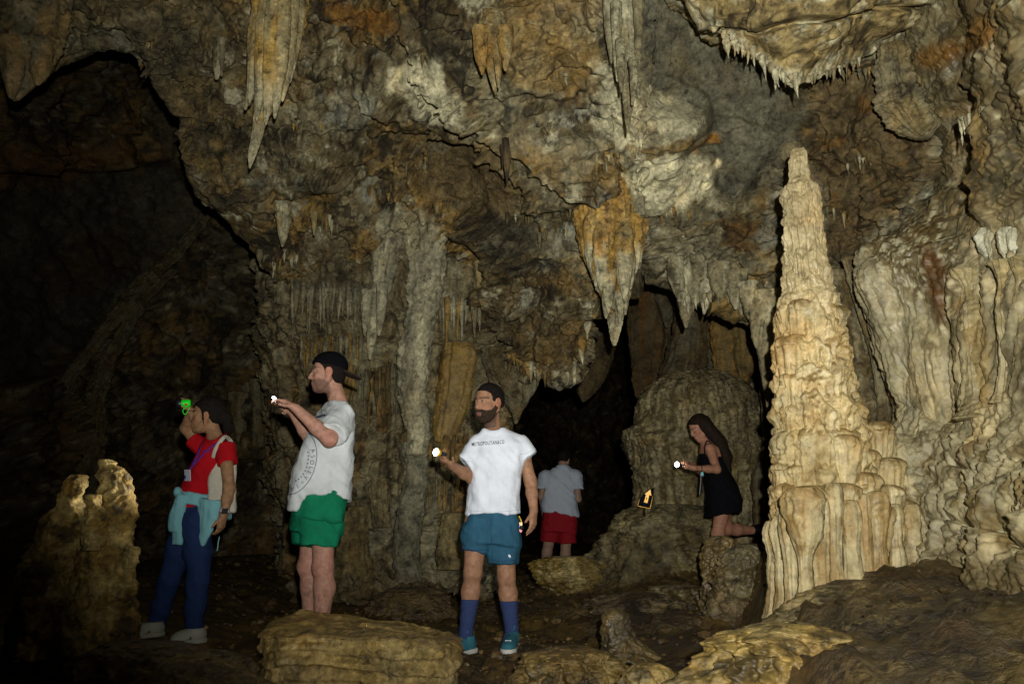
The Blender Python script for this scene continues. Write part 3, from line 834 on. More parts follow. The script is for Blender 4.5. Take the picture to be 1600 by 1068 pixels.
for px, pt, pb, w, d in ((925, 330, 432, 14, -.12), (938, 350, 455, 13, -.22), (975, 340, 470, 15, -.22), (992, 330, 428, 12, -.1), (950, 380, 490, 12, -.2), (984, 380, 452, 9, -.16), (913, 310, 392, 10, 0), (968, 420, 505, 8, -.12),
                         (946, 440, 498, 7, -.12), (930, 400, 448, 6, -.15), (998, 370, 420, 6, -.02), (976, 450, 492, 6, -.1), (955, 480, 520, 6, -.08)):
    loft("drip", [(px, pt, w * .5), (px, pt * .8 + pb * .2, w), (px + 1, pt * .5 + pb * .5, w * .95), (px + 1, pt * .2 + pb * .8, w * .6), (px + 1, pb, 1.5)], 6.75 + d, ROCK,
         lambda W, N, TH, v: big_col(W, N, TH, .25 + .6 * v), 30, 60, big, flutes=.25, rough=1.0)

# ---- pleated stalactite at the upper left
LSY = ceil_y(436, 60, 30) - .12
ls = empty("stalactite", P(430, 0, LSY), "pleated tan stalactite with a long thin tip at the upper left", "stalactite")
lc = col_mix([.40, .33, .19], [.46, .29, .085], kd=.45, tip=PALE * 1.0)
loft("core", [(440, -50, 30), (436, -10, 40), (433, 40, 38), (428, 90, 32), (420, 135, 22), (412, 170, 14), (405, 195, 10), (399, 220, 8), (394, 240, 6), (390, 264, 1.5)], LSY, ROCK, lc, 90, 200, ls, flutes=.24, ff=9)
for px, pt, pb, w, d in ((398, 40, 165, 13, -.05), (410, 30, 190, 12, -.14), (424, 20, 196, 13, -.18), (438, 20, 186, 13, -.18), (450, 15, 160, 13, -.12), (462, 5, 130, 11, -.03), (392, 100, 172, 6, 0)):
    loft("pleat", [(px + 8, pt - 50, w * .7), (px + 4, pt, w), (px, pt * .6 + pb * .4, w * .95), (px - 5, pt * .25 + pb * .75, w * .6), (px - 9, pb, 2)], LSY + d, ROCK, lc, 28, 80, ls, flutes=.2, rough=.8)
# more stalactites of the ceiling
def hanging(label, parts, Y, base, alt, mat=ROCK, kd=.55, cat="stalactite", rough=1.0, group=None, flutes=.22):
    if Y < 7.6 and parts[0][0][1] < 330:          # rooted in the ceiling where the ceiling is
        q = parts[0][1] if parts[0][0][1] < 0 else parts[0][0]
        Y = min(Y + .3, max(Y - 1.0, ceil_y(q[0], max(q[1], 5), 14) - .06))
    r = empty("stalactite" if cat == "stalactite" else cat.replace(" ", "_"), P(parts[0][0][0], parts[0][0][1], Y), label, cat, group)
    for k, n in enumerate(parts):
        loft("core" if k == 0 else "drip", n, Y - (.06 * k if k else 0), mat, col_mix(base, alt, kd=kd, seed=k * 2.), 60 if k == 0 else 30, 120 if k == 0 else 60, r, flutes=flutes, ff=8, rough=rough)
    return r
hanging("dark drapery hanging from the ceiling in the top left corner", [[(45, -20, 60), (48, 50, 46), (44, 95, 38), (32, 130, 20), (22, 158, 5)], [(60, 60, 24), (62, 110, 16), (58, 134, 3)], [(20, 60, 24), (20, 120, 16), (18, 155, 4)]],
        6.0, GREY * .8, np.array([.24, .16, .07]), cat="drapery")
hanging("short ochre stalactite cluster beneath the upper middle of the ceiling", [[(768, 20, 20), (770, 60, 22), (772, 100, 13), (773, 130, 6), (774, 148, 1.2)], [(750, 40, 14), (752, 90, 10), (754, 118, 2)], [(790, 40, 14), (790, 85, 9), (790, 112, 2)], [(778, 90, 7), (779, 138, 2)]],
        5.75, np.array([.33, .27, .15]), np.array([.36, .22, .07]))
hanging("long grey ribbed stalactite left of the grey ceiling panel", [[(975, -40, 24), (978, 30, 20), (980, 80, 14), (982, 120, 10), (982, 160, 8), (981, 190, 4), (981, 208, 1.2)], [(950, -20, 11), (953, 50, 8), (955, 100, 1.5)], [(997, -20, 10), (998, 60, 7), (997, 125, 1.5)], [(962, 0, 9), (964, 90, 6), (965, 128, 1.5)], [(968, 60, 8), (970, 110, 6), (971, 145, 2)], [(990, 90, 8), (990, 130, 6), (988, 165, 2)]],
        5.9, GREY * 1.2, PALE)
hanging("little tan stalactite low on the left part of the ceiling", [[(442, 315, 12), (443, 340, 11), (442, 365, 7), (441, 386, 1.5)], [(436, 330, 6), (437, 360, 1.5)], [(490, 330, 6), (491, 368, 1.5)]], 7.2, np.array([.33, .25, .12]), PALE * .8)
hanging("small stub stalactite on the upper left ledge", [[(345, 60, 9), (341, 95, 8), (338, 125, 2)], [(347, 70, 5), (346, 120, 1.5)]], 6.2, GREY, PALE * .8)
hanging("brown needle stalactite under the domed hollow in the ceiling", [[(790, 215, 5), (792, 250, 6), (792, 287, 1.2)], [(784, 225, 3), (785, 262, 1)]], 6.6, BROWN, DARK)
# toothed curtain on the right of the big stalactite
cur = hanging("grey toothed curtain hanging left of the tall stalagmite", [[(1075, 385, 20), (1078, 420, 28), (1080, 450, 24), (1074, 480, 12), (1072, 500, 6), (1072, 512, 1.5)], [(1100, 395, 20), (1105, 440, 18), (1102, 470, 8), (1100, 492, 1.5)],
              [(1055, 400, 14), (1058, 440, 12), (1062, 472, 2)], [(1125, 410, 20), (1128, 445, 16), (1126, 466, 2)], [(1148, 420, 20), (1150, 455, 14), (1150, 484, 2)], [(1172, 440, 22), (1176, 480, 16), (1176, 505, 2)],
              [(1195, 450, 24), (1196, 500, 22), (1196, 545, 14), (1197, 590, 7), (1199, 620, 4), (1199, 642, 1.2)], [(1215, 450, 18), (1214, 500, 14), (1212, 540, 3)], [(1183, 500, 12), (1182, 528, 8), (1183, 545, 2)]],
              7.1, GREY * 1.15, PALE * .95, rough=1.5)
drips(cur, along([(1050, 440, 6.95), (1080, 470, 6.95), (1120, 452, 6.95), (1160, 475, 6.95), (1205, 540, 6.95)], 24), [GREY * 1.1, PALE * .9], (5, 10), (12, 34))
# drapery beside the bearded man's head
hanging("small drooping drapery with a pointed tip behind the bearded man's head", [[(790, 545, 42), (797, 585, 38), (806, 618, 24), (808, 640, 10), (806, 662, 2)], [(775, 560, 16), (778, 600, 12), (780, 640, 2)], [(825, 570, 16), (826, 605, 12), (822, 628, 2)]],
        8.6, GREY * .95, BROWN * 1.2, cat="drapery")
hanging("tan lobed drapery under the middle of the ceiling", [[(765, 410, 26), (762, 445, 20), (758, 470, 10), (754, 478, 2)], [(800, 410, 26), (796, 460, 22), (792, 495, 3)], [(828, 405, 24), (822, 460, 16), (815, 505, 3)]],
        8.0, np.array([.25, .19, .09]), GREY, cat="drapery")
# tunnel hangings far back on the right
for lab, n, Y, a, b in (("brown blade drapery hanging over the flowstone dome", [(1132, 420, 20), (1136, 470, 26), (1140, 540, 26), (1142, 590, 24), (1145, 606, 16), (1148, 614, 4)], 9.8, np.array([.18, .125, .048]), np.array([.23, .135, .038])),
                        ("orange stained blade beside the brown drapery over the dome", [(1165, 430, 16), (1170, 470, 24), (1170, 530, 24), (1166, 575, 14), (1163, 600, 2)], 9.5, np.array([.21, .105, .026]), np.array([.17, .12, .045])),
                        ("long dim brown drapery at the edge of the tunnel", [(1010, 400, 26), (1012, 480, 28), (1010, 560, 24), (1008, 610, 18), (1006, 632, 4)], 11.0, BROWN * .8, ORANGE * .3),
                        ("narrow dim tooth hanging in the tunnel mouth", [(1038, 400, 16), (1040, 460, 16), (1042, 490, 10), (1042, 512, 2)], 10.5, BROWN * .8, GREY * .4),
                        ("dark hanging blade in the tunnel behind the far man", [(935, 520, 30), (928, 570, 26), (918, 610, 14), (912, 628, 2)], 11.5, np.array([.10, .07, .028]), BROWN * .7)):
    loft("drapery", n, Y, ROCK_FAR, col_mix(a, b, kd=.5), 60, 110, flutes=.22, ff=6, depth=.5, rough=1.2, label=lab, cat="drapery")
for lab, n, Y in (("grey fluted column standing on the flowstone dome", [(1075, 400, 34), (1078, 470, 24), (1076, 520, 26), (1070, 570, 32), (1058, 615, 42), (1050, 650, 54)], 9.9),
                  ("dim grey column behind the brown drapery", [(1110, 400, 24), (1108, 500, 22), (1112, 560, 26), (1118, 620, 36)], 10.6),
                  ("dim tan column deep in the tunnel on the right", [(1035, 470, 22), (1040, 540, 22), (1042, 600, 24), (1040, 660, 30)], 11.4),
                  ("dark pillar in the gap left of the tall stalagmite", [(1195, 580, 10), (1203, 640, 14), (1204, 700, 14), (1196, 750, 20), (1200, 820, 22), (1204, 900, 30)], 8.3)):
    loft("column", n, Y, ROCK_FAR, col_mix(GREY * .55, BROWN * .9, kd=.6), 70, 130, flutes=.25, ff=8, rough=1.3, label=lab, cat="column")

# ---- flowstone column mass behind the two men
cm = []
for px, Y in ((425, 10.4), (440, 9.6), (458, 8.95), (500, 8.7), (560, 8.55), (620, 8.5), (690, 8.55), (735, 8.75), (765, 9.1), (785, 9.7), (800, 10.6)):
    e = abs(px - 610) / 190
    cm.append([(px + sh * (px - 610) / 190, py, Y + dy) for py, sh, dy in ((405, 0, 1.2), (436, 6, .05), (452, 8, -.15), (500, -2, 0), (545, -10, .12), (600, -14, .0), (660, -18, -.03), (690, -18, -.12), (720, -22, -.05), (800, -32, .0), (880, -38, -.1), (930, -30, -.35), (965, -20, -.9))])
cm = np.array(cm)
def cm_disp(W, N, U, V):
    qx, qy = project(W)
    d = rough_disp(.55, 71, 0.0)(W, N, U, V)
    d = d + .16 * (.35 - billow(W * np.array([2.3, 2.3, .28]) + 2, 2)) + .075 * (.35 - billow(W * np.array([6.5, 6.5, .7]) + 5, 2)) + .028 * (.35 - billow(W * np.array([16, 16, 2.2]), 2))
    z = W[:, 2]
    for z0, a in ((3.42, .16), (2.83, .10), (1.63, .12), (.75, .06)):     # hoods of the flowstone tiers
        zz = z + .12 * fbm(W * 1.5 + z0, 2)
        d = d + a * sst(z0 + .03, z0 - .05, zz) * sst(z0 - .75, z0 - .1, zz)
    return d
def cm_col(W, N, U, V):
    qx, qy = project(W)
    nv = fbm(W * np.array([5, 5, .6]) + 3, 3, gain=.6); n1 = fbm(W * 1.6 + 8, 3); n2 = fbm(W * 6, 3, gain=.6)
    c = mix(np.tile(np.array([.205, .165, .095]), (len(W), 1)), GREY * 1.05, sst(-.2, .3, nv))
    c = mix(c, np.array([.22, .125, .035]), .8 * sst(.0, .4, fbm(W * np.array([4, 4, .5]) + 30, 3) + .2 * n1) * sst(480, 620, qy))
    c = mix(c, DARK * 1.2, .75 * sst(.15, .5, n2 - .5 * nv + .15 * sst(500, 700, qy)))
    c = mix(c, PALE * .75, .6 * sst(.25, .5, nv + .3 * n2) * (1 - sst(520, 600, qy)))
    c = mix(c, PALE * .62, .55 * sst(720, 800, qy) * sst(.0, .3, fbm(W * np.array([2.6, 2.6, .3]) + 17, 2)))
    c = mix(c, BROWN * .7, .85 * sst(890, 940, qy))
    return c
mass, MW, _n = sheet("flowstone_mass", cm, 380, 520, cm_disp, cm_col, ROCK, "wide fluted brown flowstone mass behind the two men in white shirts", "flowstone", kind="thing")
mass_y = surface_y(MW)
random.seed(33)
def pleats(xs, y0, y1, w, cols, jx=3):
    for px in xs:
        px = px + random.uniform(-jx, jx); top = y0 + random.uniform(-5, 5); end = random.uniform(*y1)
        yy = mass_y(px, top + 14) - .02
        drips(mass, [(px, top, yy)], cols, w, (end - top, end - top + 1), jitter=1)
pleats(np.arange(458, 575, 4.6), 452, (490, 560), (7, 13), [GREY * 1.2, PALE * .7, GREY, PALE * .55])
pleats(np.arange(470, 570, 6), 532, (560, 610), (6, 11), [GREY, PALE * .6, OCHRE])
pleats(np.arange(684, 752, 5), 470, (500, 560), (7, 13), [GREY * 1.1, PALE * .65, OCHRE])
pleats(np.arange(540, 630, 6), 585, (620, 700), (6, 12), [OCHRE, GREY * .8, BROWN])
pleats(np.arange(660, 735, 6), 700, (760, 840), (7, 13), [OCHRE * .9, GREY * .8, BROWN * 1.3])
hanging("long pale grey hanging pillar in front of the flowstone mass", [[(676, 340, 46), (671, 370, 34), (668, 410, 27), (664, 450, 25), (657, 500, 22), (648, 545, 24), (644, 590, 22), (645, 625, 23), (650, 650, 21), (653, 672, 18), (653, 692, 17), (650, 712, 14)],
        [(640, 330, 18), (640, 360, 12), (641, 400, 3)]], 7.95, PALE * .60, PALE * .9, rough=2.2, cat="column", flutes=.22, kd=.4)
hanging("pale tapering stalactite left of the long grey pillar", [[(612, 320, 30), (606, 350, 24), (602, 400, 21), (596, 440, 18), (588, 480, 14), (583, 515, 9), (579, 545, 5), (578, 562, 1.5)], [(572, 450, 9), (571, 500, 6), (570, 525, 1.5)], [(598, 440, 9), (594, 500, 6), (592, 525, 1.5)]],
        8.0, PALE * .58, PALE * .82, rough=1.6, kd=.4)
hanging("smooth orange brown lobe on the right side of the flowstone mass", [[(715, 536, 20), (716, 555, 27), (712, 600, 27), (704, 645, 24), (694, 685, 17), (688, 705, 8)]], 8.3, np.array([.29, .185, .055]), np.array([.24, .16, .06]), mat=ROCK_SMOOTH, cat="flowstone", kd=.5)
for lab, n, Y, a in (("pale slab of flowstone standing at the foot of the mass", [(640, 690, 16), (646, 705, 22), (650, 750, 20), (641, 800, 22), (634, 860, 20), (640, 900, 22), (642, 930, 26)], 8.12, PALE * .48),
                     ("short tan pillar against the foot of the mass beside the blue shorts", [(708, 800, 16), (706, 840, 22), (704, 890, 24)], 8.1, np.array([.26, .2, .1])),
                     ("flat faced grey pillar between the two men", [(592, 745, 13), (594, 780, 15), (596, 824, 12)], 8.2, np.array([.25, .2, .11])),
                     ("lumpy brown pillar just right of the green shorts", [(548, 790, 22), (545, 840, 28), (550, 890, 30), (560, 935, 34)], 8.1, np.array([.2, .15, .07]))):
    loft("pillar", n, Y, ROCK, col_mix(a, np.asarray(a) * .75, kd=.6), 60, 120, flutes=.25, ff=7, rough=1.4, label=lab, cat="pillar")

# ---- rock ribs of the dark chamber
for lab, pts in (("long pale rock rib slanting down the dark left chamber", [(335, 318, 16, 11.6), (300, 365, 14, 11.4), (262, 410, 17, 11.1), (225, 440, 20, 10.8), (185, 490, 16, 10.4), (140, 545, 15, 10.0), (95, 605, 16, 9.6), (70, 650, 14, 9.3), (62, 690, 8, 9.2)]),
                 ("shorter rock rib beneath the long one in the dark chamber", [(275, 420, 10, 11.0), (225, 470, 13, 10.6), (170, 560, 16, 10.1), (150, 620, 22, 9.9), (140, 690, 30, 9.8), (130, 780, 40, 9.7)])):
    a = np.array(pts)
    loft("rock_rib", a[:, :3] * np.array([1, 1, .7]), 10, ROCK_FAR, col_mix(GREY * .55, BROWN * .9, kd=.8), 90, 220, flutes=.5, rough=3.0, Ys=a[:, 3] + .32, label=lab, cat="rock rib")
for lab, n, Y in (("thin dim stalactite on the far wall, leftmost beneath the capped man's torch hand", [(402, 590, 12), (404, 640, 11), (405, 700, 9)], 11.6), ("dim pointed stalactite ending near the capped man's forearm", [(425, 600, 18), (424, 650, 15), (420, 700, 6), (419, 716, 2)], 11.5),
                  ("dim stalactite on the far wall behind the woman in red's ponytail", [(372, 610, 16), (374, 660, 12), (376, 700, 3)], 11.8), ("stubby dim pillar on the far wall right behind the capped man's chest", [(455, 630, 18), (452, 680, 16), (450, 725, 18)], 11.2)):
    loft("stalactite", n, Y, ROCK_FAR, col_mix(GREY * .8, BROWN * 1.3, kd=.5), 36, 60, flutes=.25, label=lab, cat="stalactite", group="small stalactites low on the far wall")

# ---- flowstone dome with the arrow sign
def dome_disp(W, TH, v, R):
    z = W[:, 2]
    wv = .05 * fbm(W * 2, 2)
    d = .05 * (.4 - billow(np.stack([TH * 8 + wv * 20, TH * 0, z * .5], -1), 2)) + .040 * (.4 - billow(np.stack([TH * 24, TH * 0 + 3, z * .7], -1), 1))
    for z0, a, s in ((1.95, .12, 1.0), (1.30, .08, 2.0)):
        zz = z + .38 * fbm(W * 1.3 + z0 * s, 2)
        d = d + a * sst(z0 + .05, z0 - .08, zz) * sst(z0 - .6, z0 - .1, zz) * sst(-.2, .3, fbm(W * 1.1 + s * 5, 2))
    return d
loft("flowstone_dome", [(1090, 578, 20), (1089, 590, 52), (1090, 610, 78), (1093, 640, 92), (1096, 680, 99), (1099, 730, 104), (1102, 790, 107), (1104, 850, 112), (1105, 900, 120)], 9.3, ROCK, 
     lambda W, N, TH, v: mix(col_mix([.14, .105, .045], [.30, .25, .155], kd=.5, sc=(20, 20, 1.3))(W, N, TH, v), np.array([.10, .07, .028]), .75 * sst(.2, .6, N[:, 2])), 260, 240, disp=dome_disp, rough=1.3, depth=.7,
     label="brown finely fluted flowstone dome behind the kneeling woman", cat="flowstone")

# ---- boulders and stumps on the floor
def boulder(name, label, cat, nodes, Y, a, b, seg=180, rings=150, mat=ROCK_WET, depth=.8, rough=2.3, kd=.7, disp=None, Ys=None, flutes=.12):
    return loft(name, nodes, Y, mat, col_mix(a, b, kd=kd, streak=False), seg, rings, label=label, cat=cat, depth=depth, rough=rough, flutes=flutes, ff=5, disp=disp, Ys=Ys)
boulder("rock", "squat ochre boulder at the far man's feet", "boulder", [(890, 868, 30), (886, 878, 50), (888, 893, 58), (894, 910, 52), (900, 925, 36), (905, 940, 16)], 8.3, [.22, .145, .035], [.30, .23, .10])
boulder("rock_mound", "broad brown mound of rock beneath the arrow sign", "rock mound", [(1046, 787, 30), (1045, 794, 58), (1042, 812, 82), (1038, 845, 104), (1032, 885, 122), (1032, 920, 136)], 8.6, [.115, .085, .032], [.19, .155, .08], 240, 190, rough=2.4)
boulder("stalagmite", "stubby brown stalagmite post standing in front of the kneeling woman", "stalagmite", [(1125, 836, 12), (1124, 846, 24), (1121, 880, 26), (1119, 920, 27), (1118, 960, 30), (1116, 1005, 36)], 6.6, [.13, .085, .03], [.22, .155, .07])
boulder("rock", "dark rough boulder wedged left of the tall stalagmite's foot", "boulder", [(1172, 848, 18), (1166, 868, 36), (1162, 900, 46), (1162, 940, 52), (1160, 980, 56), (1158, 1020, 60)], 6.2, [.12, .085, .04], [.2, .165, .09], 150, 130)
boulder("stalagmite", "small knobbly stalagmite stump on the dark floor in the middle foreground", "stalagmite", [(962, 950, 8), (962, 960, 20), (966, 985, 24), (975, 1008, 34), (985, 1030, 50)], 4.6, [.10, .066, .024], [.14, .10, .045])
boulder("rock", "low pale ochre rock at the bottom edge below the little stump", "boulder", [(1010, 1036, 18), (1012, 1045, 34), (1016, 1066, 46), (1018, 1095, 56)], 3.7, [.36, .25, .09], [.46, .36, .17])
boulder("rock", "low dark brown rock on the floor behind the man in blue shorts", "boulder", [(640, 918, 30), (642, 930, 56), (645, 950, 64), (650, 975, 66)], 7.0, [.11, .07, .028], [.14, .09, .035])
boulder("rock", "bright lumpy ochre rock in the bottom right foreground", "boulder", [(1235, 972, 30), (1232, 984, 66), (1222, 1005, 100), (1212, 1040, 130), (1205, 1085, 150)], 3.1, [.27, .185, .06], [.38, .29, .13], 220, 150, disp=lambda W, TH, v, R: .03 * (.4 - billow(W * 7, 2)))
boulder("rock", "knobbly brown rock with pale lumps right of the bright foreground rock", "boulder", [(1345, 978, 18), (1350, 990, 40), (1356, 1020, 62), (1362, 1065, 80)], 3.2, [.12, .08, .028], [.32, .25, .13], 150, 110, disp=lambda W, TH, v, R: .035 * (.4 - billow(W * 9, 2)))
boulder("rock", "wide dark knobbly rock filling the bottom right corner", "boulder", [(1500, 952, 60), (1500, 966, 130), (1505, 1000, 190), (1510, 1050, 230), (1510, 1100, 250)], 3.3, [.10, .066, .024], [.2, .145, .06], 260, 130, disp=lambda W, TH, v, R: .035 * (.4 - billow(W * 8, 2)))
boulder("rock", "rounded mud coated hump at the foot of the tall stalagmite", "boulder", [(1335, 905, 24), (1325, 918, 52), (1305, 945, 74), (1285, 985, 90)], 4.35, [.15, .11, .045], [.30, .235, .12], 130, 90)
boulder("rock", "brown bank of rock in the bottom left corner below the stumps", "boulder", [(210, 1003, 40), (230, 1015, 90), (250, 1040, 130), (260, 1090, 160)], 3.9, [.11, .07, .022], [.16, .11, .04], 180, 110)
boulder("ledge", "low wet ledge with a pale rim left of the stubby post", "rock ledge", [(1064, 913, 16), (1062, 917, 40), (1056, 926, 52), (1050, 948, 70)], 7.2, [.075, .048, .018], [.24, .19, .11], depth=.9, rough=4.0)
boulder("ledge", "lower wet ledge with broken pale edge in front of the sign mound", "rock ledge", [(990, 924, 16), (988, 929, 40), (984, 940, 60), (980, 962, 84)], 6.8, [.065, .042, .016], [.22, .17, .10], depth=.9, rough=4.0)
boulder("rock", "low porous ochre rock full of pits between the bearded man's feet and the stump", "rock", [(895, 1010, 26), (893, 1018, 56), (890, 1036, 78), (888, 1066, 96), (886, 1100, 104)], 4.2, [.17, .11, .035], [.24, .17, .065], 220, 180, disp=lambda W, TH, v, R: -.030 * lumps(W * 13) + .02)
# flat topped slab in the foreground
def slab_rock():
    nu, nv = 150, 110
    x0, x1 = P(384, 1000, 4.2)[0], P(716, 1000, 4.2)[0]
    cx, hw = (x0 + x1) / 2, (x1 - x0) / 2
    th = np.linspace(0, 2 * np.pi, 260, endpoint=False)
    prof = [(0.0, .292), (.3, .294), (.6, .292), (.84, .290), (.93, .287), (.98, .276), (1.0, .255), (1.0, .2), (.985, .15), (.965, .08), (.97, 0), (1.0, -.1), (1.02, -.25)]
    prof = catmull(np.array(prof), 110)
    ct, stt = np.cos(th), np.sin(th)
    ex = np.sign(ct) * np.abs(ct) ** .36; ey = np.sign(stt) * np.abs(stt) ** .45
    G = np.zeros((260, 110, 3))
    G[..., 0] = cx + hw * ex[:, None] * prof[None, :, 0]
    G[..., 1] = 4.55 + .42 * ey[:, None] * prof[None, :, 0] - .06 * ex[:, None]
    G[..., 2] = prof[None, :, 1] - (.028 * ex[:, None] + .045 * sst(.6, 1.0, ex)[:, None]) * prof[None, :, 0]
    W = G.reshape(-1, 3)
    N = grid_normals(G, True).reshape(-1, 3)
    if N[0, 2] < 0 or N[60, 2] < 0: N = -N
    strat = sst(.3, .7, (W[:, 2] * 14 + .8 * fbm(W * 2.5, 2)) % 1.0)
    d = .05 * fbm(W * 2.2, 3) + .02 * billow(W * 6) + .009 * fbm(W * 18, 2) + .018 * strat * (np.abs(N[:, 2]) < .7)
    d = d + .03 * sst(0, .4, W[:, 0] * 0 + fbm(W * np.array([1, 5, 1]) + 4, 2)) * (N[:, 2] > .6)
    W2 = W + N * d[:, None]
    N2 = grid_normals(W2.reshape(G.shape), True).reshape(-1, 3)
    n1 = fbm(W2 * 2.4, 4, gain=.6); n2 = fbm(W2 * 9, 3)
    c = mix(np.tile(np.array([.46, .315, .115]), (len(W), 1)), np.array([.54, .41, .20]), sst(-.2, .35, n1))
    c = mix(c, np.array([.17, .105, .028]), .7 * sst(.1, .5, n2 - .3 * n1))
    c = mix(c, np.array([.22, .13, .03]), .5 * sst(.4, .9, np.abs(N2[:, 2])))
    F = grid_faces(260, 110, True)
    if N[0, 2] > 0:
        a, b_, c_ = W2[F[50, 0]], W2[F[50, 1]], W2[F[50, 2]]
        if np.dot(np.cross(b_ - a, c_ - a), N[F[50, 0]]) < 0: F = F[:, ::-1]
    o = obj("rock_slab", W2, F, ROCK_WET, None, c)
    return props(o, "flat topped ochre rock slab lying in the foreground before the man in green shorts", "rock slab")
slab_rock()

# ---- rough stump group at the lower left
ST_Y = 4.2
stump = empty("stalagmite", P(150, 1060, ST_Y), "rough brown stalagmite with two blunt horns standing in the lower left", "stalagmite")
def st_col(W, N, TH, v):
    n1 = fbm(W * 6, 4, gain=.6); n2 = fbm(W * 16, 3, gain=.6)
    c = mix(np.tile(np.array([.26, .165, .042]), (len(W), 1)), np.array([.42, .31, .13]), sst(-.1, .35, n1 + .5 * n2))
    c = mix(c, DARK * 1.5, .75 * sst(.1, .4, -n1 + .6 * n2))
    top = sst(1.28, 1.40, W[:, 2] + .05 * n1)
    c = mix(c, np.array([.60, .44, .25]), .9 * top * (W[:, 0] > P(150, 760, ST_Y)[0]))  # pale upper right tip: torchlight put into the colour
    return c
kn = lambda W, TH, v, R: .028 * (.4 - billow(W * 8, 2)) + .014 * (.4 - billow(W * 20, 2))
for k, n in enumerate(([(164, 717, 5), (166, 724, 9), (175, 736, 18), (181, 752, 20), (179, 772, 22), (179, 795, 25), (174, 830, 29), (164, 880, 38), (156, 940, 46), (150, 1000, 56), (146, 1070, 72)],
                       [(122, 741, 6), (120, 750, 10), (114, 775, 14), (106, 800, 23), (94, 840, 34), (84, 890, 40), (78, 960, 44), (74, 1040, 54)],
                       [(205, 853, 4), (205, 860, 7), (202, 885, 7), (198, 920, 9), (194, 970, 13), (188, 1020, 20)],
                       [(146, 772, 6), (144, 784, 10), (146, 810, 12), (148, 860, 14)],
                       [(52, 930, 10), (50, 944, 22), (50, 975, 26), (48, 1030, 34)])):
    loft(("stump", "horn", "spur", "knob", "lump")[k], n, ST_Y + (0, .08, -.05, -.12, -.1)[k], ROCK, st_col, 110, 170, stump, rough=1.5, disp=kn, flutes=.1)

# ---- loose gravel on the cave floor
def gravel(n=3800):
    ico = []
    t = (1 + 5 ** .5) / 2
    v = np.array([(-1, t, 0), (1, t, 0), (-1, -t, 0), (1, -t, 0), (0, -1, t), (0, 1, t), (0, -1, -t), (0, 1, -t), (t, 0, -1), (t, 0, 1), (-t, 0, -1), (-t, 0, 1)]) / 1.9
    f = np.array([(0, 11, 5), (0, 5, 1), (0, 1, 7), (0, 7, 10), (0, 10, 11), (1, 5, 9), (5, 11, 4), (11, 10, 2), (10, 7, 6), (7, 1, 8), (3, 9, 4), (3, 4, 2), (3, 2, 6), (3, 6, 8), (3, 8, 9), (4, 9, 5), (2, 4, 11), (6, 2, 10), (8, 6, 7), (9, 8, 1)])
    rg = np.random.default_rng(8)
    Vs, Fs, Cs = [], [], []
    fw = np.array(floor.location)
    FV = np.empty(len(floor.data.vertices) * 3, np.float32); floor.data.vertices.foreach_get("co", FV); FV = FV.reshape(-1, 3) + fw
    pick = FV[(FV[:, 1] > 3.2) & (FV[:, 1] < 11) & (np.abs(FV[:, 0]) < 4.5)]
    for k in range(n):
        b = pick[rg.integers(len(pick))]
        r = min(.05, .008 + .010 * rg.exponential())
        q = v * r * rg.uniform(.7, 1.3, (12, 1)) * np.array([1, rg.uniform(.6, 1), rg.uniform(.45, .8)])
        a = rg.uniform(0, 6.28); ca, sa = math.cos(a), math.sin(a)
        q = np.stack([q[:, 0] * ca - q[:, 1] * sa, q[:, 0] * sa + q[:, 1] * ca, q[:, 2]], -1)
        Vs.append(q + b + np.array([rg.normal() * .02, rg.normal() * .02, r * .2])); Fs.append(f + 12 * k)
        Cs.append(np.tile(MUD * rg.uniform(.6, 1.9), (12, 1)))
    o = obj("gravel", np.concatenate(Vs), np.concatenate(Fs), ROCK_WET, None, np.concatenate(Cs), smooth=False)
    props(o, "loose stones and grit strewn over the dark cave floor", "gravel", None, "stuff")
gravel()
# ================================================================== PEOPLE
def unit(v):
    v = np.asarray(v, float)
    return v / np.linalg.norm(v)

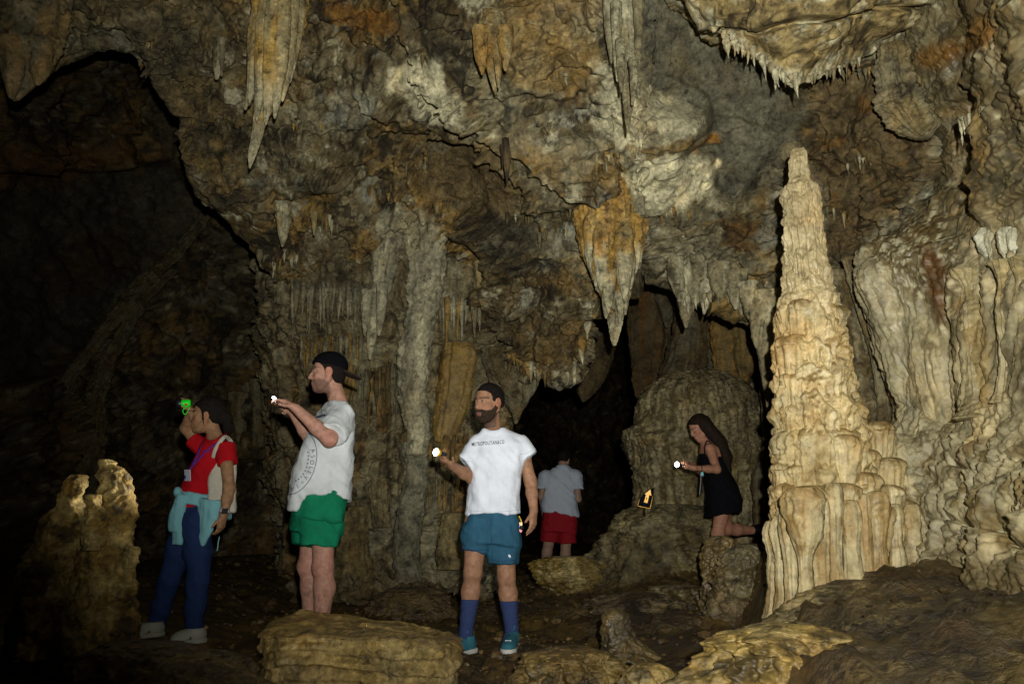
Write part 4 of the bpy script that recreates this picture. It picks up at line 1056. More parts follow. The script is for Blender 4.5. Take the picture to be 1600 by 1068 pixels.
class Vox:
    """A small signed distance field, smooth unions of limbs, turned into one surface."""
    def __init__(s, lo, hi, h):
        s.h = h
        s.lo = np.asarray(lo, float)
        s.ax = [np.arange(lo[i], hi[i] + h, h) for i in range(3)]
        s.F = np.full([len(a) for a in s.ax], 0.3, np.float32)
    def reg(s, lo, hi, m=.05):
        sl = []
        for i in range(3):
            a = max(0, int((lo[i] - m - s.lo[i]) / s.h)); b = min(len(s.ax[i]), int((hi[i] + m - s.lo[i]) / s.h) + 2)
            if b <= a: return None, None
            sl.append(slice(a, b))
        sl = tuple(sl)
        X = np.stack(np.meshgrid(*[s.ax[i][sl[i]] for i in range(3)], indexing='ij'), -1).astype(np.float32)
        return sl, X
    def put(s, sl, d, k, sub=False):
        F = s.F[sl]
        if sub:
            h = np.clip(.5 - .5 * (F + d) / k, 0, 1)
            s.F[sl] = F * (1 - h) - d * h + k * h * (1 - h)
        else:
            h = np.clip(.5 + .5 * (F - d) / k, 0, 1)
            s.F[sl] = F * (1 - h) + d * h - k * h * (1 - h)
        return s
    def cone(s, a, b, ra, rb, k=.02, sub=False):
        a = np.asarray(a, float); b = np.asarray(b, float); r = max(ra, rb)
        sl, X = s.reg(np.minimum(a, b) - r, np.maximum(a, b) + r)
        if sl is None: return s
        ba = (b - a).astype(np.float32)
        t = np.clip(((X - a) @ ba) / max(float(ba @ ba), 1e-9), 0, 1)
        d = np.linalg.norm(X - a - t[..., None] * ba, axis=-1) - (ra + (rb - ra) * t)
        return s.put(sl, d, k, sub)
    def chain(s, pts, rs, k=.02):
        for i in range(len(pts) - 1): s.cone(pts[i], pts[i + 1], rs[i], rs[i + 1], k)
        return s
    def ell(s, c, axes, r, k=.02, sub=False):
        c = np.asarray(c, float); R = max(r)
        sl, X = s.reg(c - R, c + R)
        if sl is None: return s
        A = np.asarray(axes, np.float32)
        q = (X - c) @ A.T
        r = np.asarray(r, np.float32)
        k0 = np.linalg.norm(q / r, axis=-1); k1 = np.linalg.norm(q / (r * r), axis=-1) + 1e-6
        return s.put(sl, k0 * (k0 - 1) / k1, k, sub)
    def tube(s, nodes, side, k=.02, e=2.4, sub=False, fwd=None):
        """nodes: (point, half width, half depth) along a nearly straight spine; elliptical sections."""
        pts = np.array([n[0] for n in nodes], float)
        a = np.array([n[1] for n in nodes], float); b = np.array([n[2] for n in nodes], float)
        up = unit(pts[-1] - pts[0]); side = unit(np.asarray(side) - np.dot(side, up) * up); fw = np.cross(up, side)
        t = (pts - pts[0]) @ up
        m = max(a.max(), b.max())
        sl, X = s.reg(pts.min(0) - m, pts.max(0) + m)
        if sl is None: return s
        q = X - pts[0]
        tt = q @ up.astype(np.float32)
        ti = np.clip(tt, t[0], t[-1])
        f = lambda v: np.interp(ti, t, v)
        x = q @ side.astype(np.float32) - f((pts - pts[0]) @ side); y = q @ fw.astype(np.float32) - f((pts - pts[0]) @ fw)
        aa, bb = f(a), f(b)
        rr = (np.abs(x / aa) ** e + np.abs(y / bb) ** e) ** (1 / e)
        d = (rr - 1) * np.minimum(aa, bb)
        d = np.maximum(d, np.maximum(t[0] - tt, tt - t[-1]))
        return s.put(sl, d, k, sub)
    def inter(s, fn):
        """keep only where fn(X) < 0"""
        X = np.stack(np.meshgrid(*s.ax, indexing='ij'), -1).astype(np.float32)
        s.F = np.maximum(s.F, fn(X)).astype(np.float32)
        return s
    def plane(s, p, n):
        n = unit(n)
        return s.inter(lambda X: (X - np.asarray(p)) @ n.astype(np.float32))
    def mesh(s, smooth=1):
        F = s.F.copy()
        F[0] = F[-1] = .3; F[:, 0] = F[:, -1] = .3; F[:, :, 0] = F[:, :, -1] = .3
        S = F < 0
        nx, ny, nz = F.shape
        c = [S[i:nx - 1 + i, j:ny - 1 + j, k:nz - 1 + k] for i in (0, 1) for j in (0, 1) for k in (0, 1)]
        cnt = sum(x.astype(np.int8) for x in c)
        cells = np.argwhere((cnt > 0) & (cnt < 8))
        idx = np.full(cnt.shape, -1, np.int32)
        idx[tuple(cells.T)] = np.arange(len(cells))
        acc = np.zeros((len(cells), 3)); n = np.zeros(len(cells))
        corners = np.array([(i, j, k) for i in (0, 1) for j in (0, 1) for k in (0, 1)])
        vals = np.stack([F[tuple((cells + o).T)] for o in corners], 1)
        for a in range(8):
            for b in range(a + 1, 8):
                if np.abs(corners[a] - corners[b]).sum() != 1: continue
                va, vb = vals[:, a], vals[:, b]
                m = (va < 0) != (vb < 0)
                t = np.where(m, va / np.where(m, va - vb, 1), 0)
                acc += np.where(m[:, None], corners[a] + t[:, None] * (corners[b] - corners[a]), 0)
                n += m
        V = (cells + acc / n[:, None]) * s.h + s.lo
        quads = []
        for ax in range(3):
            o = [0, 0, 0]; o[ax] = 1
            A = S[:nx - o[0], :ny - o[1], :nz - o[2]]; B = S[o[0]:, o[1]:, o[2]:]
            e = np.argwhere(A != B)
            b1, b2 = (ax + 1) % 3, (ax + 2) % 3
            d1 = np.zeros(3, int); d1[b1] = 1
            d2 = np.zeros(3, int); d2[b2] = 1
            q = np.stack([idx[tuple((e - d1 - d2).T)], idx[tuple((e - d2).T)], idx[tuple(e.T)], idx[tuple((e - d1).T)]], 1)
            fl = A[tuple(e.T)]
            q[~fl] = q[~fl][:, ::-1]
            quads.append(q)
        Q = np.concatenate(quads)
        for _ in range(smooth):
            V = laplace(V, Q, .5)
        return V, Q

def laplace(V, Q, w):
    acc = np.zeros_like(V); n = np.zeros(len(V))
    for k in range(4):
        a, b = Q[:, k], Q[:, (k + 1) % 4]
        for i in range(3):
            acc[:, i] += np.bincount(a, V[b, i], len(V)) + np.bincount(b, V[a, i], len(V))
        n += np.bincount(a, minlength=len(V)) + np.bincount(b, minlength=len(V))
    return V * (1 - w) + w * acc / np.maximum(n, 1)[:, None]

def vnormals(V, Q):
    fn = np.cross(V[Q[:, 2]] - V[Q[:, 0]], V[Q[:, 3]] - V[Q[:, 1]])
    N = np.zeros_like(V)
    for k in range(4):
        for i in range(3): N[:, i] += np.bincount(Q[:, k], fn[:, i], len(V))
    return N / np.maximum(np.linalg.norm(N, axis=1), 1e-12)[:, None]

# ---- materials for people and their things
def skin_material():
    m, nt, b = new_mat("skin")
    at = nd(nt, "ShaderNodeAttribute", attribute_name="col")
    tc = nd(nt, "ShaderNodeTexCoord")
    n = nd(nt, "ShaderNodeTexNoise", Scale=38.0, Detail=6.0, Roughness=.65)
    nt.links.new(tc.outputs["Object"], n.inputs["Vector"])
    r = nd(nt, "ShaderNodeMapRange"); r.inputs[1].default_value = .3; r.inputs[2].default_value = .7; r.inputs[3].default_value = .70; r.inputs[4].default_value = 1.24
    nt.links.new(n.outputs["Fac"], r.inputs[0])
    v = nd(nt, "ShaderNodeVectorMath", operation='SCALE')
    nt.links.new(at.outputs["Color"], v.inputs[0]); nt.links.new(r.outputs[0], v.inputs["Scale"])
    nt.links.new(v.outputs[0], b.inputs["Base Color"])
    bp = nd(nt, "ShaderNodeBump", Strength=.12, Distance=.01)
    nt.links.new(n.outputs["Fac"], bp.inputs["Height"]); nt.links.new(bp.outputs[0], b.inputs["Normal"])
    b.inputs["Roughness"].default_value = .62
    b.inputs["Specular IOR Level"].default_value = .22
    b.inputs["Subsurface Weight"].default_value = .08
    b.inputs["Subsurface Radius"].default_value = (.012, .005, .003)
    b.inputs["Subsurface Scale"].default_value = 1.0
    return m
def plain(name, color, rough=.8, spec=.2, weave=0.0, var=.10, scale=22.0, emit=None, metal=0.0, sheen=0.0):
    m, nt, b = new_mat(name)
    tc = nd(nt, "ShaderNodeTexCoord")
    n = nd(nt, "ShaderNodeTexNoise", Scale=scale, Detail=6.0, Roughness=.65)
    nt.links.new(tc.outputs["Object"], n.inputs["Vector"])
    r = nd(nt, "ShaderNodeMapRange"); r.inputs[1].default_value = .3; r.inputs[2].default_value = .7; r.inputs[3].default_value = 1 - var; r.inputs[4].default_value = 1 + var
    nt.links.new(n.outputs["Fac"], r.inputs[0])
    v = nd(nt, "ShaderNodeVectorMath", operation='SCALE')
    v.inputs[0].default_value = color[:3]
    nt.links.new(r.outputs[0], v.inputs["Scale"]); nt.links.new(v.outputs[0], b.inputs["Base Color"])
    b.inputs["Roughness"].default_value = rough; b.inputs["Specular IOR Level"].default_value = spec; b.inputs["Metallic"].default_value = metal
    if weave:
        w = nd(nt, "ShaderNodeTexNoise", Scale=420.0, Detail=2.0)
        nt.links.new(tc.outputs["Object"], w.inputs["Vector"])
        ad = nd(nt, "ShaderNodeMath", operation='MULTIPLY_ADD'); ad.inputs[1].default_value = 3.0
        nt.links.new(n.outputs["Fac"], ad.inputs[0]); nt.links.new(w.outputs["Fac"], ad.inputs[2])
        bp = nd(nt, "ShaderNodeBump", Strength=weave, Distance=.006)
        nt.links.new(ad.outputs[0], bp.inputs["Height"]); nt.links.new(bp.outputs[0], b.inputs["Normal"])
    if emit:
        b.inputs["Emission Color"].default_value = (*emit[0], 1); b.inputs["Emission Strength"].default_value = emit[1]
    return m
def glow_material(name, color, strength):
    return plain(name, (.9, .9, .9), emit=(color, strength))
SKIN = skin_material()
M_WHITE = plain("white_cotton", (.69, .72, .75), .85, .15, .45, .09, 11)
M_STITCH = plain("grey_stitching", (.42, .44, .46), .9, .1)
M_WORN = plain("worn_white_cotton", (.55, .575, .545), .88, .12, .45, .14, 9)
M_GREYT = plain("grey_cotton", (.40, .43, .46), .88, .12, .35, .07)
M_RED = plain("red_cotton", (.38, .006, .010), .88, .10, .4, .18, 12)
M_REDS = plain("red_shorts", (.24, .006, .010), .8, .2, .3, .12)
M_GREEN = plain("green_shorts", (.005, .155, .070), .85, .12, .4, .22, 12)
M_TEAL = plain("teal_shorts", (.024, .088, .135), .8, .15, .4, .20, 12)
M_SOCK = plain("slate_blue_sock", (.034, .052, .125), .9, .1, .5, .1, 60)
M_NAVY = plain("navy_trousers", (.014, .030, .088), .85, .15, .3, .15)
M_AQUA = plain("aqua_cloth", (.20, .44, .45), .88, .1, .35, .08)
M_CANVAS = plain("natural_canvas", (.50, .46, .35), .9, .1, .5, .06)
M_BLACKC = plain("black_cloth", (.0035, .0036, .0045), .9, .06, .3, .2)
M_BRIM = plain("dark_brown_brim", (.030, .018, .013), .8, .2, .3, .15)
M_HAIR = plain("black_hair", (.012, .009, .007), .85, .08, .6, .6, 90)
M_LHAIR = plain("long_dark_brown_hair", (.013, .007, .0035), .75, .12, .3, .45, 50)
M_BEARD = plain("dark_beard", (.040, .025, .016), .85, .08, .7, .6, 160)
M_SHOE = plain("teal_mesh", (.035, .16, .20), .7, .3, .6, .15, 70)
M_SOLE = plain("pale_foam", (.55, .53, .45), .7, .25, .1, .08)
M_DARKSOLE = plain("dark_rubber", (.01, .014, .03), .6, .3)
M_CLOG = plain("pale_clog_foam", (.33, .33, .25), .65, .3, .1, .06)
M_SILVER = plain("reflective_silver", (.85, .87, .9), .3, .8, metal=.3)
M_PURPLE = plain("purple_ribbon", (.075, .014, .19), .7, .3)
M_CARD = plain("badge_card", (.55, .58, .62), .4, .4)
M_BLUE = plain("blue_print", (.02, .10, .35), .6)
M_BLACKP = plain("black_plastic", (.01, .01, .012), .4, .5)
M_INK = plain("dark_ink", (.014, .016, .022), .85, .1)
M_FADED = plain("faded_ink", (.055, .085, .105), .9, .1, var=.4, scale=60)
M_PINK = plain("rose_strap", (.5, .36, .32), .6, .3)
M_GREENT = plain("fluorescent_green_plastic", (.012, .80, .02), .45, .4)
M_REDP = plain("red_plastic", (.6, .02, .015), .4, .5)
M_YEL = plain("yellow_plastic", (.75, .42, .01), .4, .5)
M_BLUEP = plain("blue_plastic", (.03, .2, .7), .4, .5)
M_EYE = rock_material("eyeball", bump=0.0, rough=.15, grain=.05, spec=.6)
M_SIGN = plain("black_sign_board", (.003, .003, .004), .85, .05)
M_SIGNY = plain("reflective_amber_film", (.85, .40, .005), .4, .5, var=.25, scale=45)
M_LED = glow_material("lit_led", (.90, .92, 1.0), 60)
M_LEDDIM = glow_material("lit_led_side", (1.0, .93, .98), 14)

def vobj(name, V, Q, mat, parent, col=None, origin=None):
    return obj(name, V, Q, mat, parent, col, origin)

def cloth_folds(V, Q, amp, scale=(7, 7, 3), seed=0., mask=None):
    N = vnormals(V, Q)
    n = fbm(V * np.array(scale) + seed, 2) * 1.0 + .35 * fbm(V * np.array(scale) * 2.3 + seed + 7, 2)
    # a few diagonal pulls
    q = np.stack([V[:, 0] + V[:, 2], V[:, 1], V[:, 2] - V[:, 0]], -1)
    n = n + .85 * (.35 - billow(q * np.array([9, 5, 2.2]) + seed, 1))
    d = amp * n
    if mask is not None: d = d * mask(V)
    return V + N * d[:, None]

def box(name, c, axes, half, mat, parent=None, bevel=0.12):
    """a slightly rounded box, axes rows"""
    A = np.asarray(axes, float)
    g = np.array([(i, j, k) for i in (-1, 1) for j in (-1, 1) for k in (-1, 1)], float)
    V = []
    b = bevel
    vid = {}
    F = []
    pts = []
    for s in g:
        for a in range(3):
            q = s.copy(); q[[i for i in range(3) if i != a]] *= 1 - b
            vid[(tuple(s), a)] = len(pts); pts.append(q)
    pts = np.array(pts)
    h = np.asarray(half, float)
    m = h.min() * b
    scale = np.where(np.abs(pts) > .999, h, h - m)
    Vw = c + (np.sign(pts) * scale) @ A
    me = bpy.data.meshes.new(name)
    import bmesh
    bm = bmesh.new()
    vs = [bm.verts.new(v) for v in (Vw - np.asarray(c))]
    bmesh.ops.convex_hull(bm, input=vs)
    bm.to_mesh(me); bm.free()
    me.materials.append(mat)
    o = link(name, me, c, parent)
    return o

def wire(name, pts, r, mat, parent=None, n=None, seg=8, flat=1.0, col=None):
    pts = np.asarray(pts, float)
    pts = catmull(pts, n or len(pts) * 5)
    T = np.gradient(pts, axis=0); T /= np.linalg.norm(T, axis=1)[:, None]
    ref = np.array([0.2, -1, .1])
    A = np.cross(T, ref); A /= np.linalg.norm(A, axis=1)[:, None]
    B = np.cross(T, A)
    r = np.broadcast_to(np.asarray(r, float), (len(pts),)) if np.ndim(r) == 0 else np.interp(np.linspace(0, 1, len(pts)), np.linspace(0, 1, len(r)), r)
    th = np.linspace(0, 2 * np.pi, seg, endpoint=False)
    G = pts[None] + (np.cos(th)[:, None, None] * A[None] + np.sin(th)[:, None, None] * B[None] * flat) * r[None, :, None]
    V = G.reshape(-1, 3)
    F = grid_faces(seg, len(pts), True)
    k = len(pts)
    o = obj(name, V, F, mat, parent, col)
    return o

def disc_lathe(name, c, d, prof, mat, parent=None, seg=24):
    """prof: (distance along d, radius)"""
    d = unit(d); a = unit(np.cross(d, [0.1, .2, 1])); b = np.cross(d, a)
    th = np.linspace(0, 2 * np.pi, seg, endpoint=False)
    prof = np.asarray(prof, float)
    G = np.asarray(c) + d * prof[None, :, :1] + (np.cos(th)[:, None, None] * a + np.sin(th)[:, None, None] * b) * prof[None, :, 1:]
    F = grid_faces(seg, len(prof), True)
    V = G.reshape(-1, 3)
    nrm = np.cross(V[F[0, 1]] - V[F[0, 0]], V[F[0, 3]] - V[F[0, 0]])
    return obj(name, V, F, mat, parent, None)

def ray_hits(bvh, pxpy):
    """points on a garment straight behind the given photograph pixels"""
    out = []
    o = Vector(CAM)
    for px, py in pxpy:
        d = Vector(P(px, py, 5.0) - CAM).normalized()
        h, n, i, _ = bvh.ray_cast(o, d)
        if h is None: out.append(None)
        else:
            if n.dot(d) > 0: n = -n
            out.append(np.array(h + n * .0035))
    return out

def text_outline(s, spacing=1.0, bold=0.0):
    cu = bpy.data.curves.new("lettering", 'FONT')
    cu.body = s
    cu.size = 1.0
    cu.space_character = spacing
    cu.resolution_u = 2
    cu.offset = bold
    o = bpy.data.objects.new("lettering", cu)
    COL.objects.link(o)
    dg = bpy.context.evaluated_depsgraph_get()
    me = bpy.data.meshes.new_from_object(o.evaluated_get(dg))
    V = np.array([v.co[:] for v in me.vertices]); F = [list(p.vertices) for p in me.polygons]
    bpy.data.objects.remove(o); bpy.data.curves.remove(cu); bpy.data.meshes.remove(me)
    return V[:, :2], F

def print_on(name, bvh, V2, F, mat, parent):
    """flat print: V2 are photograph pixel positions, laid on the cloth"""
    H = ray_hits(bvh, V2)
    ok = [h is not None for h in H]
    F = [f for f in F if all(ok[i] for i in f)]
    if not F: return None
    vs = [h if h is not None else np.zeros(3) for h in H]
    used = sorted({i for f in F for i in f}); mp = {u: k for k, u in enumerate(used)}
    V = np.array([vs[i] for i in used]); c = V.mean(0)
    me = bpy.data.meshes.new(name)
    me.from_pydata((V - c).tolist(), [], [[mp[i] for i in f] for f in F])
    me.materials.append(mat)
    return link(name, me, c, parent)

def print_line(name, bvh, pts, w, mat, parent):
    pts = np.asarray(pts, float)
    T = np.gradient(pts, axis=0); T /= np.linalg.norm(T, axis=1)[:, None] + 1e-9
    N = np.stack([-T[:, 1], T[:, 0]], -1)
    V2 = np.concatenate([pts + N * w / 2, pts - N * w / 2]); n = len(pts)
    return print_on(name, bvh, V2, [[i, i + 1, n + i + 1, n + i] for i in range(n - 1)], mat, parent)

def spill(name, at, energy, parent, c, color=(1, .97, .95)):
    l = bpy.data.lights.new(name, 'POINT'); l.energy = energy; l.shadow_soft_size = .012; l.color = color
    o = bpy.data.objects.new(name, l); o.location = Vector(np.asarray(at) - np.asarray(c)); o.parent = parent
    COL.objects.link(o)

# ---- head and hand
def head(vx, c, f, u, s=1.0, nose=1.0, k=.012, jaw=1.0):
    f = unit(f); u = unit(np.asarray(u) - np.dot(u, f) * f); r = np.cross(f, u)
    A = np.stack([f, r, u])
    L = lambda a, b, d: c + s * (a * f + b * r + d * u)
    vx.ell(L(-.012, 0, .030), A, np.array([.098, .077, .092]) * s, k)
    vx.ell(L(.030, 0, -.040), A, np.array([.066, .060 * jaw, .082]) * s, .02)
    vx.ell(L(.060, 0, -.100), A, np.array([.030, .030 * jaw, .022]) * s, .02)
    for q in (-1, 1):
        vx.cone(L(-.005, q * .062 * jaw, -.045), L(.045, q * .036 * jaw, -.095), .018 * s, .016 * s, .02)      # jaw line
        vx.ell(L(.055, q * .044, -.022), A, np.array([.022, .020, .018]) * s, .02)                   # cheek
        vx.cone(L(.080, q * .014, .027), L(.066, q * .050, .026), .010 * s, .009 * s, .012)          # brow
        vx.ell(L(.096, q * .031, .006), A, np.array([.020, .020, .013]) * s, .010, sub=True)         # eye socket
        vx.ell(L(.074, q * .031, .006), A, np.array([.014, .015, .0125]) * s, .004)                  # lids
        vx.ell(L(-.006, q * .078, -.006), A, np.array([.024, .009, .034]) * s, .006)                 # ear
        vx.ell(L(.000, q * .086, -.004), A, np.array([.011, .006, .017]) * s, .004, sub=True)
    vx.chain([L(.084, 0, .020), L(.094 + .004 * nose, 0, -.010), L(.099 + .007 * nose, 0, -.027)], [.0085 * s, .0095 * s, .0118 * s], .010)
    for q in (-1, 1): vx.ell(L(.092, q * .013, -.031), A, np.array([.012, .009, .009]) * s, .006)
    vx.cone(L(.091, -.017, -.062), L(.091, .017, -.062), .0075 * s, .0075 * s, .008)
    vx.cone(L(.088, -.015, -.075), L(.088, .015, -.075), .0080 * s, .0080 * s, .008)
    vx.cone(L(.101, -.022, -.068), L(.101, .022, -.068), .003 * s, .003 * s, .004, sub=True)
    return A, L

def head_colours(V, c, A, s, base, lips=(.30, .10, .08), brow=(.03, .02, .015), stubble=0.0):
    q = (V - c) @ A.T / s
    col = np.tile(np.asarray(base, float), (len(V), 1))
    inh = (np.abs(q[:, 2]) < .16) & (np.abs(q[:, 0]) < .15) & (np.abs(q[:, 1]) < .11)
    n = fbm(V * 30, 2)
    col = col * (1 + .16 * fbm(V * 11, 3) + .10 * n)[:, None]
    cheek = inh * sst(.035, .0, np.hypot(np.hypot(q[:, 0] - .06, np.abs(q[:, 1]) - .045), q[:, 2] + .025))
    col = mix(col, np.asarray(base) * np.array([1.15, .8, .75]), .5 * cheek)
    ear = inh * sst(.070, .080, np.abs(q[:, 1])) * sst(.05, .03, np.abs(q[:, 2] + .005))
    col = mix(col, np.asarray(base) * np.array([1.15, .75, .7]), .5 * ear)
    if stubble:
        st = inh * sst(-.035, -.055, q[:, 2] - .35 * np.clip(q[:, 0] - .06, -1, .0) + .01 * n) * sst(-.03, 0, q[:, 0])
        col = mix(col, brow, stubble * st)
    m = inh * sst(.0125, .008, np.abs(q[:, 2] + .068)) * sst(.026, .018, np.abs(q[:, 1])) * (q[:, 0] > .07)
    col = mix(col, lips, .8 * m)
    b = inh * sst(.0065, .003, np.abs(q[:, 2] - .029 + .12 * np.abs(np.abs(q[:, 1]) - .03))) * sst(.03, .024, np.abs(np.abs(q[:, 1]) - .033)) * (q[:, 0] > .05)
    return mix(col, brow, .8 * b)

def eyes(parent, L, A, s, gaze):
    for q in (-1, 1):
        c = L(.0785, q * .031, .006)
        R = .0118 * s
        u = np.linspace(0, np.pi, 12); v = np.linspace(0, 2 * np.pi, 16, endpoint=False)
        G = np.stack([np.sin(u)[None] * np.cos(v)[:, None], np.sin(u)[None] * np.sin(v)[:, None], np.cos(u)[None] * np.ones((16, 1))], -1).reshape(-1, 3)
        g = unit(gaze)
        ang = np.degrees(np.arccos(np.clip(G @ g, -1, 1)))
        col = mix(np.tile([.24, .21, .18], (len(G), 1)), [.015, .009, .006], sst(46, 38, ang))
        G2 = G @ A.T * np.array([1, 1, .52]) @ A
        obj("eye", c + G2 * R, grid_faces(16, 12, True), M_EYE, parent, col)

def hand(vx, w, d, n, side=1, s=1.0, curl=(25, 30, 25), spread=.0, thumb=(.5, 25), k=.007):
    """palm from the wrist w along d; n is the way the palm faces; side=+1 puts the thumb towards d x n."""
    d = unit(d); n = unit(np.asarray(n) - np.dot(n, d) * d); a = np.cross(d, n) * side
    for o, r in ((.024, .0155), (.004, .0165), (-.018, .015)):
        vx.cone(w + a * o * .6 * s, w + (d * .082 + a * o) * s, .019 * s, r * s, .012)
    tips = []
    for j, (o, ln, rr) in enumerate(((.029, .072, .0088), (.010, .080, .0092), (-.010, .074, .0088), (-.029, .058, .0078))):
        p = w + (d * (.088 - .004 * abs(j - 1)) + a * o) * s
        ang = 0.0
        dd = unit(d + a * o * spread * 12)
        for q, fr in enumerate((.42, .32, .26)):
            ang += math.radians(curl[q] * (1 + .12 * (j - 1.5)))
            dv = math.cos(ang) * dd + math.sin(ang) * n
            p2 = p + dv * ln * fr * s
            vx.cone(p, p2, (rr - .0009 * q) * s, (rr - .0009 * (q + 1)) * s, k)
            p = p2
        tips.append(p)
    p = w + (d * .028 + a * .024) * s
    dirn = unit(d * thumb[0] + a * .8 + n * .45)
    p2 = p + dirn * .040 * s
    vx.cone(w + d * .02 * s + a * .012 * s, p, .019 * s, .015 * s, .012); vx.cone(p, p2, .0135 * s, .0105 * s, k)
    t = math.radians(thumb[1])
    dv = unit(math.cos(t) * dirn + math.sin(t) * unit(d * .9 - a * .4 + n * .2))
    vx.cone(p2, p2 + dv * .034 * s, .0105 * s, .0080 * s, k)
    return tips, p2 + dv * .034 * s

def leg(vx, hip, knee, ankle, rt=.082, rk=.054, rc=.056, ra=.036, back=(0, 1, 0)):
    back = unit(back)
    calf = knee + (ankle - knee) * .32 + back * .014
    vx.cone(hip, knee, rt, rk, .03)
    vx.cone(knee, calf, rk * .94, rc, .03); vx.cone(calf, ankle, rc, ra, .03)
    vx.ell(knee - back * .018, np.eye(3), (rk * .72,) * 3, .03)

def bounds(pts, m):
    pts = np.array(pts)
    return pts.min(0) - m, pts.max(0) + m

def shoe(parent, heel, toe, mat, sole_mat, width=.047, h=.10, name="shoe", clog=False):
    """heel and toe on the ground"""
    heel = np.asarray(heel, float); toe = np.asarray(toe, float)
    d = toe - heel; d[2] = 0; ln = np.linalg.norm(d); d = d / ln; sd = np.array([-d[1], d[0], 0])
    up = np.array([0, 0, 1.0]); A = np.stack([d, sd, up])
    lo, hi = bounds([heel, toe, heel + up * .16], .08)
    vx = Vox(lo, hi, .0055)
    q = lambda a, b, c: heel + d * a * ln + sd * b + up * c
    vx.ell(q(.20, 0, .050), A, (.062, width * .80, .055), .02)
    vx.ell(q(.55, 0, .040), A, (.085, width * .92, .050), .03)
    vx.ell(q(.80, 0, .034), A, (.060, width * .95, .036), .03)
    vx.cone(q(.24, 0, .06), q(.22, 0, h), width * .86, width * .84, .02); vx.cone(q(.30, 0, h * .85), q(.62, 0, .045), width * .62, width * .6, .02)
    vx.inter(lambda X: np.maximum((heel[2] + .022) - X[..., 2], X[..., 2] - heel[2] - (h + .006) + .0 * X[..., 0]))
    V, Q = vx.mesh(1)
    up_o = vobj(name, V, Q, mat, parent)
    vx = Vox(lo, hi, .0055)
    vx.ell(q(.16, 0, .02), A, (.060, width * .92, .2), .004); vx.ell(q(.50, 0, .02), A, (.095, width * .90, .2), .03); vx.ell(q(.78, 0, .02), A, (.068, width * 1.06, .2), .03)
    vx.inter(lambda X: np.maximum(heel[2] - X[..., 2], X[..., 2] - heel[2] - .030))
    V, Q = vx.mesh(2)
    vobj("sole", V, Q, sole_mat, up_o)
    return up_o, q

SK_W = (.30, .155, .085); SK_G = (.36, .19, .125); SK_R = (.29, .155, .075); SK_K = (.30, .14, .08); SK_F = (.30, .18, .12)
X1 = np.array([1.0, 0, 0]); Y1 = np.array([0, 1.0, 0]); Z1 = np.array([0, 0, 1.0])

